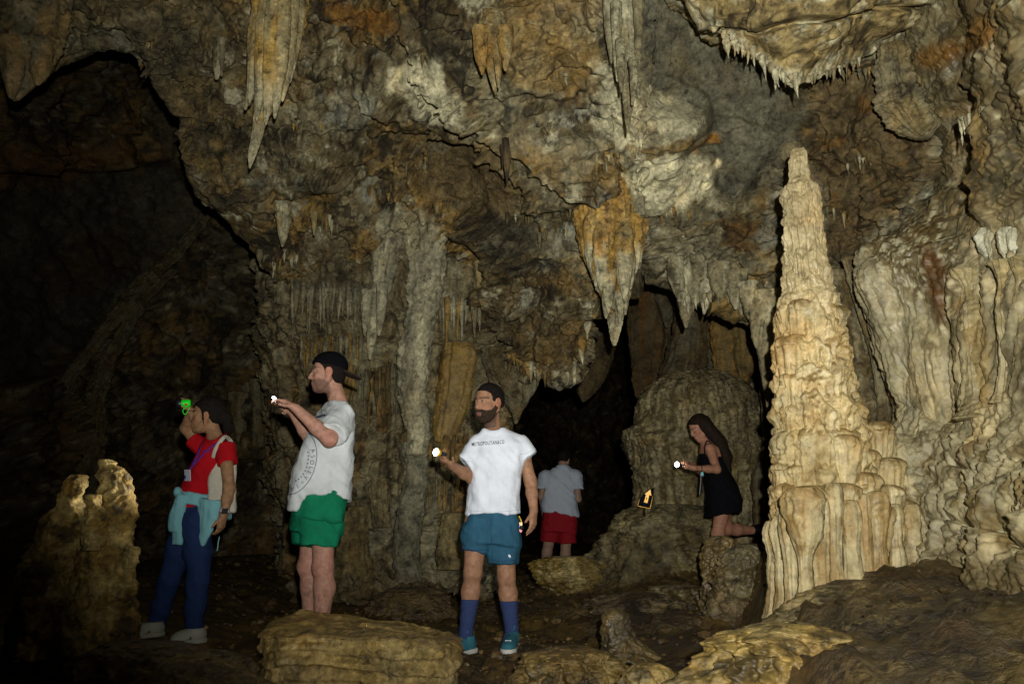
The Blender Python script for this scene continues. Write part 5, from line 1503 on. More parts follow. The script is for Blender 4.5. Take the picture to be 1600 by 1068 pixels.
# ================================================================== bearded man with a torch
def bearded_man():
    Y0 = 5.3; s = mpp(Y0) * 1.0
    p = lambda x, y, dy=0: P(x, y, Y0 + dy)
    root = empty("person", p(765, 1015), "bearded man in a white lettered T-shirt and blue shorts holding up a shining torch", "person")
    hc = p(764, 629, -.02); f = unit([-.70, -.72, -.10]); hs = 1.06
    side = unit([1, -.10, 0]); fw = unit([-.10, -1, 0])
    LS, RS = p(749, 697, .02), p(810, 697, .0)
    LE, LW = p(738, 746, -.02), p(706, 727, -.20)
    RE, RW = p(829, 752, .02), p(834, 797, -.05)
    LH, RH = p(746, 815, 0), p(790, 815, 0)
    LK, RK = p(739, 893, -.06), p(791, 900, .02)
    LA, RA = p(728, 990, -.02), p(800, 985, .04)
    lo, hi = bounds([hc + Z1 * .2, LA, RA, p(672, 700, -.3), RW, p(835, 845, 0)], .13)
    vx = Vox(lo, hi, .0062)
    vx.tube([(p(770, 820), .135, .09), (p(771, 760), .125, .085), (p(776, 715), .130, .08), (p(779, 694), .120, .065), (p(772, 672), .055, .05)], side, .03)
    vx.cone(p(770, 672, .03), hc - Z1 * .05 - f * .02, .058, .053, .02)
    A, L = head(vx, hc, f, Z1, hs, 1.1, jaw=1.04)
    vx.chain([LS, p(740, 712, .01), LE], [.036, .044, .043], .03); vx.chain([LE, LE * .6 + LW * .4, LW], [.042, .040, .027], .02)
    vx.chain([RS, p(818, 712, .01), RE], [.036, .044, .041], .03); vx.chain([RE, RE * .6 + RW * .4, RW], [.041, .038, .027], .02)
    hd = unit(p(684, 712, -.30) - LW)
    hand(vx, LW, hd, unit([-.1, -.35, .9]), side=-1, s=.98, curl=(34, 40, 25), thumb=(.7, 20))
    hand(vx, RW, unit(p(832, 838, -.08) - RW), unit([-.8, .45, .0]), side=-1, s=1.0, curl=(14, 22, 16), thumb=(1.1, 8))
    leg(vx, LH, LK, LA, .086, .056, .057, .036); leg(vx, RH, RK, RA, .086, .056, .057, .036)
    vx.cone(LA, LA + np.array([-.02, -.06, -.05]), .034, .03, .02); vx.cone(RA, RA + np.array([-.02, -.06, -.05]), .034, .03, .02)
    V, Q = vx.mesh(1)
    col = head_colours(V, hc, A, hs, SK_W, lips=(.26, .10, .08), stubble=.75)
    vobj("body", V, Q, SKIN, root, col)
    eyes(root, L, A, hs, [-.85, -.5, .05])
    q_ = lambda X: ((X - hc) @ A.T) / hs
    # hair, cropped
    h = Vox(hc - .17, hc + .17, .005)
    h.ell(L(-.013, 0, .031), A, np.array([.1008, .0798, .0968]) * hs, .01)
    h.ell(L(-.022, 0, .0), A, np.array([.076, .0765, .08]) * hs, .02)
    def hl(X):
        q = q_(X); g = np.interp(q[..., 0], [-.12, -.05, -.027, -.013, .0, .012, .030, .040, .06, .08, .1], [-.035, -.030, -.012, .020, .010, -.006, .004, .052, .068, .079, .084])
        return (g - q[..., 2] - .002 * np.sin(q[..., 1] * 190) - .002 * np.sin(q[..., 0] * 310 + q[..., 1] * 120)) * hs
    h.inter(hl)
    V, Q = h.mesh(1)
    vobj("hair", V + vnormals(V, Q) * (.0045 * fbm(V * 70, 2))[:, None], Q, M_HAIR, root)
    # beard
    b = Vox(hc - .17, hc + .17, .0045)
    b.ell(L(.031, 0, -.043), A, np.array([.0672, .0615 * 1.04, .0828]) * hs, .01)
    b.ell(L(.061, 0, -.101), A, np.array([.0312, .0312, .0225]) * hs, .02)
    for q in (-1, 1): b.cone(L(-.005, q * .063 * 1.04, -.030), L(.045, q * .040, -.097), .0186 * hs, .0172 * hs, .02)
    b.cone(L(.091, -.020, -.050), L(.091, .020, -.050), .0068 * hs, .0068 * hs, .008)
    for q in (-1, 1): b.cone(L(.094, q * .022, -.049), L(.080, q * .032, -.085), .008 * hs, .012 * hs, .008)
    b.ell(L(.105, 0, -.069), A, np.array([.030, .021, .0115]) * hs, .004, sub=True)
    def bl(X):
        q = q_(X); g = np.interp(q[..., 0], [-.02, .0, .02, .05, .075, .09, .12], [.0, -.006, -.030, -.052, -.052, -.043, -.043])
        return np.maximum((q[..., 2] - g) * hs, (-.012 - q[..., 0]) * hs)
    b.inter(bl)
    V, Q = b.mesh(1)
    vobj("beard", V + vnormals(V, Q) * (.0025 * fbm(V * 90, 2))[:, None], Q, M_BEARD, root)
    # T-shirt
    lo, hi = bounds([p(715, 655), p(842, 655), p(772, 808), LW], .16)
    t = Vox(lo, hi, .0065)
    t.tube([(p(772, 803), .176, .135), (p(771, 775), .169, .130), (p(774, 740), .170, .128), (p(778, 710), .183, .125), (p(779, 694), .172, .105), (p(776, 682), .118, .082), (p(771, 669), .078, .068)], side, .02, e=2.3)
    sh = np.array([0, 0, 0])
    t.tube([(p(728, 723, -.02), .058, .064), (p(739, 706, 0), .064, .068), (p(752, 693, .01), .050, .060)], Y1, .035, 2.2); t.cone(p(763, 682), p(746, 691), .040, .050, .03)
    t.tube([(p(827, 714, -.01), .058, .062), (p(819, 702, 0), .063, .066), (p(808, 692, .01), .050, .060)], Y1, .035, 2.2); t.cone(p(788, 680), p(814, 691), .040, .050, .03)
    hem = p(772, 802)[2]
    t.inter(lambda X: np.where(X[..., 0] > p(738, 760)[0] - .01, hem - X[..., 2] + .004 * np.sin(X[..., 0] * 24 + X[..., 1] * 18), -1))
    t.ell(p(771, 661, -.045), np.eye(3), (.064, .095, .050), .006, sub=True)
    V, Q = t.mesh(2)
    V = cloth_folds(V, Q, .010, (9, 9, 3.6), 3.0, lambda V: .25 + .75 * sst(p(770, 690)[2], p(770, 715)[2], V[:, 2]))
    shirt = vobj("shirt", V, Q, M_WHITE, root)
    bvh = BVHTree.FromPolygons([tuple(v) for v in V], [tuple(q) for q in Q])
    nb = [h for h in ray_hits(bvh, [(756, 667), (758, 670.5), (762, 673.5), (767, 675.2), (773, 675.2), (779, 673.2), (784, 669.5), (787, 665.5)]) if h is not None]
    if len(nb) > 3: wire("neckband", nb, .0062, M_WHITE, shirt, 30, 8)
    V2, F = text_outline("METROPOLITAN&CO", 1.18, .012)
    x0, x1 = V2[:, 0].min(), V2[:, 0].max()
    u = (V2[:, 0] - x0) / (x1 - x0)
    V2 = np.stack([737.5 + 50.5 * u, 697.0 - 4.2 * u + 2.0 * (u - .5) ** 2 * 0 - V2[:, 1] * 8.2], -1)
    print_on("lettering", bvh, V2, F, M_INK, shirt)
    for ln in ([(720, 718), (728, 720), (738, 721)], [(812, 709), (822, 708), (834, 702)], [(734, 797), (750, 798.5), (772, 799), (795, 798), (810, 796)]):
        print_line("hem_stitch", bvh, catmull(np.array(ln), 24), .7, M_STITCH, shirt)
    # shorts
    lo, hi = bounds([p(715, 790), p(815, 790), p(765, 885)], .16)
    t = Vox(lo, hi, .0065)
    t.tube([(p(767, 848), .185, .135), (p(768, 825), .180, .132), (p(770, 806), .160, .118), (p(771, 793), .146, .108)], side, .02, e=2.6)
    t.tube([(p(743.5, 862, -.02), .093, .098), (p(746, 835), .098, .112), (p(752, 812), .09, .11)], side, .03)
    t.tube([(p(787, 879, .0), .094, .098), (p(789, 840), .100, .112), (p(788, 812), .09, .11)], side, .03)
    V, Q = t.mesh(2)
    V = cloth_folds(V, Q, .010, (10, 10, 4), 13.0)
    shorts = vobj("shorts", V, Q, M_TEAL, root)
    bvh = BVHTree.FromPolygons([tuple(v) for v in V], [tuple(q) for q in Q])
    th = np.linspace(0, 2 * np.pi, 14, endpoint=False)
    for ln in ([(768, 806), (767, 825), (768, 848)], [(722, 857), (742, 859), (763, 858)], [(768, 874), (786, 876.5), (806, 874)]):
        print_line("seam", bvh, catmull(np.array(ln), 24), .8, M_NAVY, shorts)
    print_on("silver_logo", bvh, np.stack([796 + 1.8 * np.cos(th) + .6 * np.sin(th), 868 + 2.6 * np.sin(th)], -1), [list(range(14))], M_SILVER, shorts)
    # socks
    for K, Ak, x, y0 in ((LK, LA, 0, 934), (RK, RA, 1, 940)):
        top = K + (Ak - K) * (.44 if x == 0 else .45) + 0
        t = Vox(*bounds([top, Ak - Z1 * .06], .10), .006)
        cf = K + (Ak - K) * .32 + Y1 * .014
        t.cone(top, Ak, .058, .041, .01); t.cone(Ak, Ak + np.array([-.02, -.05, -.05]), .041, .04, .02)
        t.inter(lambda X: X[..., 2] - top[2])
        V, Q = t.mesh(1)
        V = cloth_folds(V, Q, .002, (20, 20, 30), 5.0)
        vobj("sock", V, Q, M_SOCK, root)
    # running shoes
    for heel, toe in ((p(741, 1018, .02), p(697, 1022, -.20)), (p(803, 1010, .10), p(792, 1020, -.20))):
        g = ground(heel[0], heel[1]) if False else heel[2]
        toe = toe.copy(); toe[2] = heel[2]
        up, q = shoe(root, heel, toe, M_SHOE, M_SOLE, .048, .10, "running_shoe")
        for j in range(5):
            a = .40 + j * .075
            hgt = .095 - .055 * (a - .38) * 1.2
            wire("lace", [q(a, -.026, hgt - .012), q(a + .01, 0, hgt), q(a, .026, hgt - .012)], .0036, M_SILVER if j in (1, 3) else M_SHOE, up, 10, 6)
        wire("lace_loop", [q(.36, 0, .10), q(.34, .02, .135), q(.30, .005, .15), q(.30, -.015, .13), q(.36, -.005, .10)], .0032, M_SHOE, up, 20, 6)
        box("reflector", q(.80, 0, .071), np.stack([unit(toe - heel), unit(np.cross(Z1, toe - heel)), Z1]), (.010, .018, .004), M_SILVER, up)
    # torch in the raised hand
    c = p(681, 706, -.37)
    tr = empty("torch", c, "shining white torch held up in the bearded man's hand", "torch")
    d = unit([-.62, -.66, .10])
    disc_lathe("lens", c, d, [(.003, .0), (.002, .021), (-.004, .0225)], M_LED, tr)
    disc_lathe("head", c - d * .002, d, [(0, .0225), (.001, .025), (-.012, .0255), (-.03, .019), (-.034, .0)], M_YEL, tr)
    disc_lathe("barrel", c - d * .034, d, [(0, .013), (-.05, .013), (-.055, .0)], M_BLACKP, tr)
    l = spot("torch_light", c + d * .012, P(182, 752, 4.2), 260, 13, .8, .012, (.95, .95, 1.0))
    l.parent = tr; l.matrix_parent_inverse = Matrix.Translation(-Vector(c))
    spill("torch_spill", c + d * .02 + Z1 * .012, .35, tr, c)
    # keyring hanging at the pocket
    kr = empty("keyring", p(816, 822, -.02), "bright red yellow and blue keyring charm hanging at the blue shorts pocket", "keyring")
    k0 = p(815, 817, -.03)
    wire("strap", [p(811, 806, -.03), p(814, 812, -.04), p(815, 818, -.04)], .004, M_YEL, kr, 12)
    box("yellow_tab", p(813.5, 818, -.045), np.eye(3), (.011, .006, .011), M_YEL, kr)
    box("blue_tab", p(810.5, 821, -.05), np.eye(3), (.006, .006, .009), M_BLUEP, kr)
    disc_lathe("black_ball", p(815, 824, -.045), [-.2, -1, 0], [(.014, 0), (.012, .009), (.006, .014), (0, .016), (-.01, .012), (-.014, 0)], M_BLACKP, kr)
    box("red_tab", p(812, 828, -.05), unit([.8, 0, -.5])[None] * 0 + np.stack([unit([.8, 0, -.5]), Y1, unit([.5, 0, .8])]), (.016, .006, .008), M_REDP, kr)
bearded_man()

# ================================================================== man in the cap and green shorts
def capped_man():
    Y0 = 5.1
    p = lambda x, y, dy=0: P(x, y, Y0 + dy)
    root = empty("person", p(500, 990), "man in a backwards dark cap, worn white T-shirt and green shorts aiming a torch", "person")
    hc = p(512, 583, 0); f = unit([-.97, -.24, -.04]); hs = 1.05
    side = unit([.30, -1, 0])            # across the body
    NS, FS = p(531, 650, -.16), p(515, 652, .16)
    NE, NW = p(515, 686, -.30), p(463, 638, -.34)
    FE, FW = p(487, 690, .18), p(455, 640, .02)
    NH, FH = p(505, 805, -.065), p(492, 805, .06)
    NK, FK = p(505, 886, -.10), p(481, 884, .06)
    NA, FA = p(500, 985, -.08), p(484, 985, .08)
    lo, hi = bounds([hc + Z1 * .2, NA - Z1 * .08, FA, p(425, 615, -.35), p(560, 650, .1), FE], .13)
    vx = Vox(lo, hi, .0062)
    vx.tube([(p(500, 815), .11, .09), (p(502, 760), .13, .11), (p(512, 700), .155, .105), (p(524, 655), .165, .085), (p(528, 632), .065, .06)], side, .03)
    vx.cone(p(530, 634, .0), hc - Z1 * .05 - f * .03, .060, .054, .02)
    A, L = head(vx, hc, f, Z1 + .04 * Y1, hs, 1.15)
    vx.chain([NS, NE], [.052, .045], .03); vx.chain([NE, NE * .62 + NW * .38, NW], [.046, .043, .029], .02)
    vx.chain([FS, FE], [.050, .044], .03); vx.chain([FE, FE * .62 + FW * .38, FW], [.044, .040, .029], .02)
    hand(vx, NW, unit(p(441, 624, -.34) - NW + .0), unit([-.30, .1, -.9]), side=1, s=1.0, curl=(18, 34, 24), thumb=(.9, 25))
    hand(vx, FW, unit(p(437, 628, -.08) - FW), unit([0, -.9, .2]), side=-1, s=.95, curl=(30, 40, 30), thumb=(.9, 25))
    leg(vx, NH, NK, NA, .078, .060, .062, .040, (1, .2, 0)); leg(vx, FH, FK, FA, .078, .058, .060, .040, (1, .2, 0))
    for a in (NA, FA):
        vx.cone(a + np.array([.02, 0, -.04]), a + np.array([-.16, -.04, -.07]), .038, .026, .02)
    V, Q = vx.mesh(1)
    col = head_colours(V, hc, A, hs, SK_G, lips=(.30, .12, .10), stubble=.6)
    redl = np.exp(-((V - NK) ** 2).sum(1) / .006) + np.exp(-((V - FK) ** 2).sum(1) / .006) + np.exp(-((V - NE) ** 2).sum(1) / .004)
    col = mix(col, np.array([.40, .15, .11]), .45 * np.clip(redl, 0, 1))
    hairy = sst(NK[2], NK[2] - .2, V[:, 2]) * sst(.0, .35, fbm(V * np.array([60, 60, 20]), 2))
    col = mix(col, np.array([.12, .07, .05]), .35 * hairy)
    vobj("body", V, Q, SKIN, root, col)
    eyes(root, L, A, hs, [-.95, -.2, -.05])
    q_ = lambda X: ((X - hc) @ A.T) / hs
    h = Vox(hc - .18, hc + .18, .0055)
    h.ell(L(-.016, 0, .028), A, np.array([.102, .082, .098]) * hs, .01); h.ell(L(-.045, 0, -.02), A, np.array([.060, .072, .07]) * hs, .02)
    h.inter(lambda X: (np.interp(q_(X)[..., 0], [-.12, -.05, -.025, -.01, .015, .03, .06], [-.085, -.075, -.04, .015, -.01, .03, .06]) - q_(X)[..., 2]) * hs)
    V, Q = h.mesh(1); vobj("hair", V, Q, M_HAIR, root)
    # cap worn backwards
    cf = unit(f + .02 * Z1)
    cpt = Vox(hc - .22, hc + .24, .0055)
    cpt.ell(L(-.014, 0, .046), A, np.array([.112, .090, .094]) * hs, .01)
    cpt.ell(L(-.014, 0, .040), A, np.array([.101, .079, .082]) * hs, .004, sub=True)
    cpt.inter(lambda X: (.036 - .10 * -(q_(X)[..., 0]) * -1 * 0 + .22 * np.clip(q_(X)[..., 0] + .02, -.2, .2) + .0 - q_(X)[..., 2]) * hs)
    V, Q = cpt.mesh(1)
    cap_o = vobj("cap", V, Q, M_BLACKC, root)
    br = Vox(hc - .26, hc + .26, .0055)
    bd = unit(-f * 1.0 - Z1 * .42); bu = unit(np.cross(np.cross(f, Z1), -bd)) 
    bu = unit(Z1 - np.dot(Z1, bd) * bd)
    br.ell(L(-.135, 0, -.008), np.stack([bd, np.cross(bd, bu), bu]), (.085, .082, .011), .01)
    br.ell(L(-.03, 0, .02), A, np.array([.085, .082, .1]) * hs, .004, sub=True)
    V, Q = br.mesh(1); vobj("brim", V, Q, M_BRIM, cap_o)
    # T-shirt, loose and long
    lo, hi = bounds([p(445, 620, -.3), p(566, 620, .2), p(500, 800)], .16)
    t = Vox(lo, hi, .0065)
    t.tube([(p(500, 800), .165, .190), (p(501, 780), .168, .188), (p(504, 745), .172, .180), (p(511, 705), .178, .163), (p(520, 670), .182, .132), (p(525, 648), .170, .108), (p(529, 630), .075, .072)], side, .02, e=2.4)
    t.tube([(p(519, 679, -.29), .080, .084), (p(524, 668, -.22), .084, .086), (NS + np.array([.01, .03, .02]), .075, .08)], X1, .035, 2.2)
    t.tube([(p(499, 678, .19), .076, .08), (FS + np.array([.01, -.02, .02]), .075, .08)], X1, .035, 2.2)
    z1, z2 = p(470, 796)[2], p(500, 776)[2]
    xa, xb, xc, xd = p(455, 780)[0], p(487, 780)[0], p(520, 780)[0], p(545, 780)[0]
    t.inter(lambda X: np.interp(X[..., 0], [xa, p(474, 780)[0], xb, xc, xd], [z1, z1, p(0, 775)[2], p(0, 771)[2], p(0, 782)[2]]) - X[..., 2] + .004 * np.sin(X[..., 0] * 50))
    t.ell(hc - Z1 * .14 + X1 * .045, np.eye(3), (.078, .080, .055), .006, sub=True)
    V, Q = t.mesh(2)
    V = cloth_folds(V, Q, .014, (7, 7, 2.6), 23.0)
    shirt = vobj("shirt", V, Q, M_WORN, root)
    bvh = BVHTree.FromPolygons([tuple(v) for v in V], [tuple(q) for q in Q])
    # faded round print: an oval outline with letters round the rim, and a small mark at the neck
    th = np.radians(np.linspace(-75, 95, 40))
    oc, orx, ory = (461, 722), 33, 50
    ov = lambda a, k=1.0: (oc[0] + orx * k * np.cos(a) + (-.16) * (ory * k * np.sin(a)) * 0 - .18 * (ory * k * np.sin(a)), oc[1] + ory * k * np.sin(a))
    print_line("print_ring", bvh, [ov(a) for a in th], 1.1, M_FADED, shirt)
    for ch, a in (("A", -26), ("S", -13), ("O", 0), ("L", 12), ("E", 23), ("Y", 36), ("*", 50), ("I", 66), ("A", 82)):
        V2, F = text_outline(ch)
        V2 = V2 - V2.mean(0)
        ar = math.radians(a); x, y = ov(ar, .82)
        rot = math.radians(a + 90)
        sx = 9.5
        W2 = np.stack([x + sx * (V2[:, 0] * math.cos(rot) + V2[:, 1] * math.sin(rot)), y + sx * (V2[:, 0] * math.sin(rot) - V2[:, 1] * math.cos(rot))], -1)
        print_on("print_letter", bvh, W2, F, M_FADED, shirt)
    for a in range(-30, 75, 11):
        x, y = ov(math.radians(a), .62)
        V2 = np.array([(x - 1, y - 1), (x + 1, y - 1), (x + 1, y + 1), (x - 1, y + 1)])
        print_on("print_star", bvh, V2, [[0, 1, 2, 3]], M_FADED, shirt)
    for dx in range(3):
        print_line("print_smudge", bvh, [(493 + dx * 4, 655 - dx * 2), (497 + dx * 4, 650 - dx), (501 + dx * 4, 653 - dx * 2)], 2.4, M_FADED, shirt)
    # shorts
    lo, hi = bounds([p(450, 765, -.2), p(550, 765, .2), p(500, 858)], .15)
    t = Vox(lo, hi, .0065)
    t.tube([(p(494, 830), .172, .158), (p(498, 800), .170, .158), (p(503, 764), .160, .150)], side, .02, e=2.5)
    t.tube([(p(498, 853, -.10), .100, .110), (p(503, 815, -.09), .105, .135)], side, .03)
    t.tube([(p(484, 851, .07), .098, .105), (p(492, 815, .08), .10, .13)], side, .03)
    V, Q = t.mesh(2)
    V = cloth_folds(V, Q, .011, (9, 9, 4), 43.0)
    vobj("shorts", V, Q, M_GREEN, root)
    c = p(430, 624, -.36)
    tr = empty("torch", c, "small bright torch pinched in the capped man's fingertips", "torch")
    d = unit([-.80, -.55, -.05])
    disc_lathe("lens", c, d, [(.002, 0), (.001, .011), (-.003, .0125)], M_LEDDIM, tr)
    disc_lathe("head", c - d * .002, d, [(0, .013), (.001, .016), (-.012, .016), (-.016, .011), (-.055, .011), (-.06, 0)], M_BLACKP, tr)
    disc_lathe("side_lens", c - X1 * .016 + Z1 * .012, d, [(.002, 0), (.001, .006), (-.004, .007), (-.014, .006)], M_LEDDIM, tr, 14)
    l = spot("torch_light", c + d * .012, P(60, 560, 9.0), 5, 40, .8, .012, (1.0, .95, .95))
    spill("torch_spill", c + d * .02, .25, tr, c, (1, .93, .93))
    l.parent = tr; l.matrix_parent_inverse = Matrix.Translation(-Vector(c))
capped_man()
# ================================================================== woman in red with a tote bag
def red_woman():
    Y0 = 5.35
    p = lambda x, y, dy=0: P(x, y, Y0 + dy)
    root = empty("person", p(275, 1005), "woman in a red polo shirt with an aqua jacket tied at her waist", "person")
    hc = p(323, 649, 0); f = unit([-.97, -.22, -.02]); hs = .96
    side = unit([.35, -1, 0])
    NS, FS = p(352, 702, -.14), p(312, 696, .15)
    NE, NW = p(358, 762, -.22), p(350, 803, -.27)
    FE, FW = p(291, 668, .10), p(297, 642, -.02)
    NH, FH = p(307, 815, -.08), p(295, 815, .08)
    NK, FK = p(309, 905, -.10), p(264, 905, .06)
    NA, FA = p(303, 985, -.06), p(243, 980, .10)
    lo, hi = bounds([hc + Z1 * .2, NA - Z1 * .06, FA - Z1 * .08, p(276, 620), p(372, 700), p(345, 840, -.2)], .12)
    vx = Vox(lo, hi, .0062)
    vx.tube([(p(301, 830), .125, .095), (p(310, 775), .105, .080), (p(328, 730), .125, .085), (p(336, 700), .135, .070), (p(337, 682), .05, .05)], side, .03)
    vx.cone(p(338, 688, 0), hc - Z1 * .05 - f * .03, .050, .045, .02)
    A, L = head(vx, hc, f, Z1 + .05 * X1, hs, .8, jaw=.95)
    vx.chain([NS, NE], [.044, .036], .03); vx.chain([NE, NE * .6 + NW * .4, NW], [.037, .034, .024], .02)
    vx.chain([FS, FE], [.044, .040], .03); vx.chain([FE, FW], [.039, .025], .02)
    hand(vx, NW, unit(p(343, 835, -.26) - NW), unit([-.9, .3, 0]), side=-1, s=.92, curl=(20, 30, 24), thumb=(1.0, 15))
    hand(vx, FW, unit(p(292, 627, -.06) - FW), unit([-.9, -.2, .1]), side=1, s=.90, curl=(45, 55, 40), thumb=(.8, 30))
    leg(vx, NH, NK, NA, .06, .038, .036, .028, (1, .2, 0)); leg(vx, FH, FK, FA, .06, .038, .036, .028, (1, .2, 0))
    for a in (NA, FA): vx.cone(a + np.array([.01, 0, -.03]), a + np.array([-.12, -.03, -.06]), .03, .022, .02)
    V, Q = vx.mesh(1)
    vobj("body", V, Q, SKIN, root, head_colours(V, hc, A, hs, SK_R, lips=(.28, .07, .08)))
    eyes(root, L, A, hs, [-.95, -.25, 0])
    q_ = lambda X: ((X - hc) @ A.T) / hs
    h = Vox(hc - .2, hc + .24, .0055)
    h.ell(L(-.018, 0, .032), A, np.array([.107, .086, .100]) * hs, .01); h.ell(L(-.04, 0, -.01), A, np.array([.068, .076, .075]) * hs, .02)
    h.inter(lambda X: (np.interp(q_(X)[..., 0], [-.12, -.05, -.02, -.005, .02, .04, .07, .1], [-.07, -.055, -.02, .012, .018, .04, .065, .085]) - q_(X)[..., 2]) * hs)
    for a in (-1, 1): h.chain([L(.018, a * .074, .03), L(.012, a * .080, -.03), L(.004, a * .076, -.075)], [.009, .007, .003], .008)
    h.chain([L(-.105, 0, .012), L(-.135, 0, -.02), L(-.15, 0, -.085), L(-.14, 0, -.15)], [.030, .036, .034, .012], .02)
    V, Q = h.mesh(1)
    vobj("hair", V + vnormals(V, Q) * (.004 * fbm(V * np.array([50, 50, 18]), 2))[:, None], Q, M_HAIR, root)
    # polo shirt
    t = Vox(*bounds([p(280, 670, -.2), p(372, 670, .2), p(300, 808)], .15), .0062)
    t.tube([(p(297, 806), .135, .118), (p(305, 780), .130, .112), (p(318, 745), .138, .110), (p(331, 712), .152, .098), (p(336, 695), .140, .085), (p(338, 681), .062, .060)], side, .02, e=2.3)
    t.tube([(p(356, 725, -.16), .060, .062), (NS + np.array([-.01, .02, .03]), .058, .062)], Y1, .03, 2.2); t.tube([(p(299, 685, .13), .056, .058), (FS + np.array([.03, 0, -.02]), .058, .06)], Y1, .03, 2.2)
    t.ell(p(333, 678, -.06), np.eye(3), (.055, .07, .045), .006, sub=True)
    V, Q = t.mesh(2); V = cloth_folds(V, Q, .006, (8, 8, 4), 3.0)
    shirt = vobj("polo_shirt", V, Q, M_RED, root)
    bvh = BVHTree.FromPolygons([tuple(v) for v in V], [tuple(q) for q in Q])
    col_ = wire("collar", [p(350, 678, .05), p(349, 681, -.05), p(341, 688, -.10), p(330, 693, -.11), p(324, 695, -.10)], [.017, .02, .02, .016, .008], M_RED, shirt, 30, 10, .45)
    for dx, dy in ((0, 0), (4, -1), (7, 1)):
        print_line("print_mark", bvh, [(317 + dx, 706 + dy), (319 + dx, 703.5 + dy), (321 + dx, 706 + dy)], 1.0, M_PURPLE, shirt)
    # trousers
    t = Vox(*bounds([p(230, 790, -.2), p(345, 790, .2), p(240, 992)], .13), .007)
    t.tube([(p(300, 835), .140, .128), (p(303, 800), .138, .125), (p(307, 780), .118, .105)], side, .02)
    for H, K, An in ((NH, NK, NA), (FH, FK, FA)):
        t.chain([H, K * .5 + H * .5, K, K * .45 + An * .55, An], [.098, .082, .064, .058, .052], .03)
    t.plane(p(300, 986), [0, 0, -1.0])
    t.inter(lambda X: (p(303, 988, -.06)[2] - X[..., 2]))
    V, Q = t.mesh(2); V = cloth_folds(V, Q, .009, (7, 7, 5), 53.0)
    vobj("trousers", V, Q, M_NAVY, root)
    # jacket round the waist
    jk = Vox(*bounds([p(255, 760, -.25), p(350, 760, .25), p(300, 868)], .14), .0062)
    jk.tube([(p(309, 787), .150, .130), (p(312, 778), .146, .126), (p(314, 770), .138, .118)], side, .01)
    sdv = unit([.9, -.35, 0])
    jk.ell(p(277, 768, -.13), np.eye(3), (.026, .03, .030), .015); jk.ell(p(283, 776, -.14), np.eye(3), (.032, .03, .024), .015)
    jk.tube([(p(272, 830, -.15), .040, .022), (p(274, 805, -.155), .044, .026), (p(281, 778, -.14), .030, .024)], sdv, .010, 2.6)
    jk.tube([(p(277, 850, -.14), .034, .020), (p(279, 815, -.145), .036, .022), (p(284, 780, -.14), .028, .022)], sdv, .008, 2.6)
    jk.tube([(p(314, 858, -.145), .006, .010), (p(317, 840, -.15), .036, .020), (p(325, 810, -.15), .072, .030), (p(330, 780, -.13), .085, .045)], sdv, .010, 2.2)
    jk.tube([(p(345, 812, -.02), .05, .08), (p(340, 780, -.02), .07, .11)], sdv, .02)
    V, Q = jk.mesh(2); V = cloth_folds(V, Q, .007, (14, 14, 4), 63.0)
    vobj("tied_jacket", V, Q, M_AQUA, root)
    # lanyard and badge
    ln = wire("lanyard", [p(341, 690, -.12), p(325, 702, -.145), p(306, 722, -.145), p(296, 733, -.145)], .006, M_PURPLE, root, 30, 8, .4)
    wire("ribbon", [p(318, 690, -.10), p(308, 712, -.135), p(297, 733, -.145)], .006, M_PURPLE, ln, 20, 8, .4)
    bx = unit([.75, -.6, -.05]); bz = unit([-.12, 0, 1]); by = np.cross(bz, bx)
    bd = box("badge", p(293, 742, -.165), np.stack([bx, by, bz]), (.034, .002, .036), M_CARD, ln)
    box("badge_print", p(294.5, 739, -.171), np.stack([bx, by, bz]), (.020, .001, .005), M_BLUE, bd)
    box("badge_print", p(289.5, 745, -.171), np.stack([bx, by, bz]), (.008, .001, .012), M_BLUE, bd)
    # watch
    w = NE * .12 + NW * .88
    wd = unit(NW - NE)
    wt = disc_lathe("wrist_watch", w, wd, [(-.012, .028), (-.012, .031), (.012, .031), (.012, .028)], M_PINK, root)
    box("watch_case", w + np.array([.012, -.030, .0]), np.stack([unit([1, .2, 0]), Y1, wd]), (.017, .006, .018), M_BLACKP, wt)
    # clogs
    for heel, toe in ((p(315, 1003, -.04), p(272, 1009, -.16)), (p(249, 993, .06), p(208, 998, -.06))):
        toe[2] = heel[2]
        up, q = shoe(root, heel, toe, M_CLOG, M_CLOG, .050, .085, "clog", True)
        for j in range(5):
            a = .55 + j * .09
            for sgn in (-1, 1):
                disc_lathe("vent_hole", q(a, sgn * (.047 - .02 * max(0, a - .75)), .038 - .01 * j * .4), q(0, sgn, .3) - q(0, 0, 0), [(.004, 0), (.004, .007), (-.002, .008)], M_BLACKP, up, 10)
    # cord held in the lowered hand
    cd = wire("cord", [p(343, 838, -.28), p(341, 846, -.28), p(340, 856, -.28), p(339, 860, -.28)], .0035, M_AQUA, None, 16, 6)
    props(cd, "short aqua cord dangling from the lowered hand of the woman in red", "cord", None, "thing")
    # tote bag
    tb = empty("tote_bag", p(350, 800, -.05), "natural canvas tote bag hanging from the shoulder of the woman in red", "bag")
    b = Vox(*bounds([p(325, 705, -.15), p(372, 808, .15)], .12), .0065)
    bs = unit([1, .18, 0])
    b.tube([(p(348, 801, -.10), .078, .030), (p(347, 790, -.10), .086, .038), (p(347, 755, -.10), .084, .034), (p(351, 718, -.08), .072, .016)], bs, .01, e=3.0)
    V, Q = b.mesh(2); V = cloth_folds(V, Q, .008, (9, 9, 4), 73.0)
    vobj("bag_body", V, Q, M_CANVAS, tb)
    wire("strap", [p(333, 722, -.11), p(335, 706, -.16), p(343, 691, -.17), p(352, 682, -.13), p(361, 690, -.04), p(366, 705, .0), p(367, 722, -.04)], .014, M_CANVAS, tb, 50, 8, .3)
    # green torch
    c = p(291, 630, -.08)
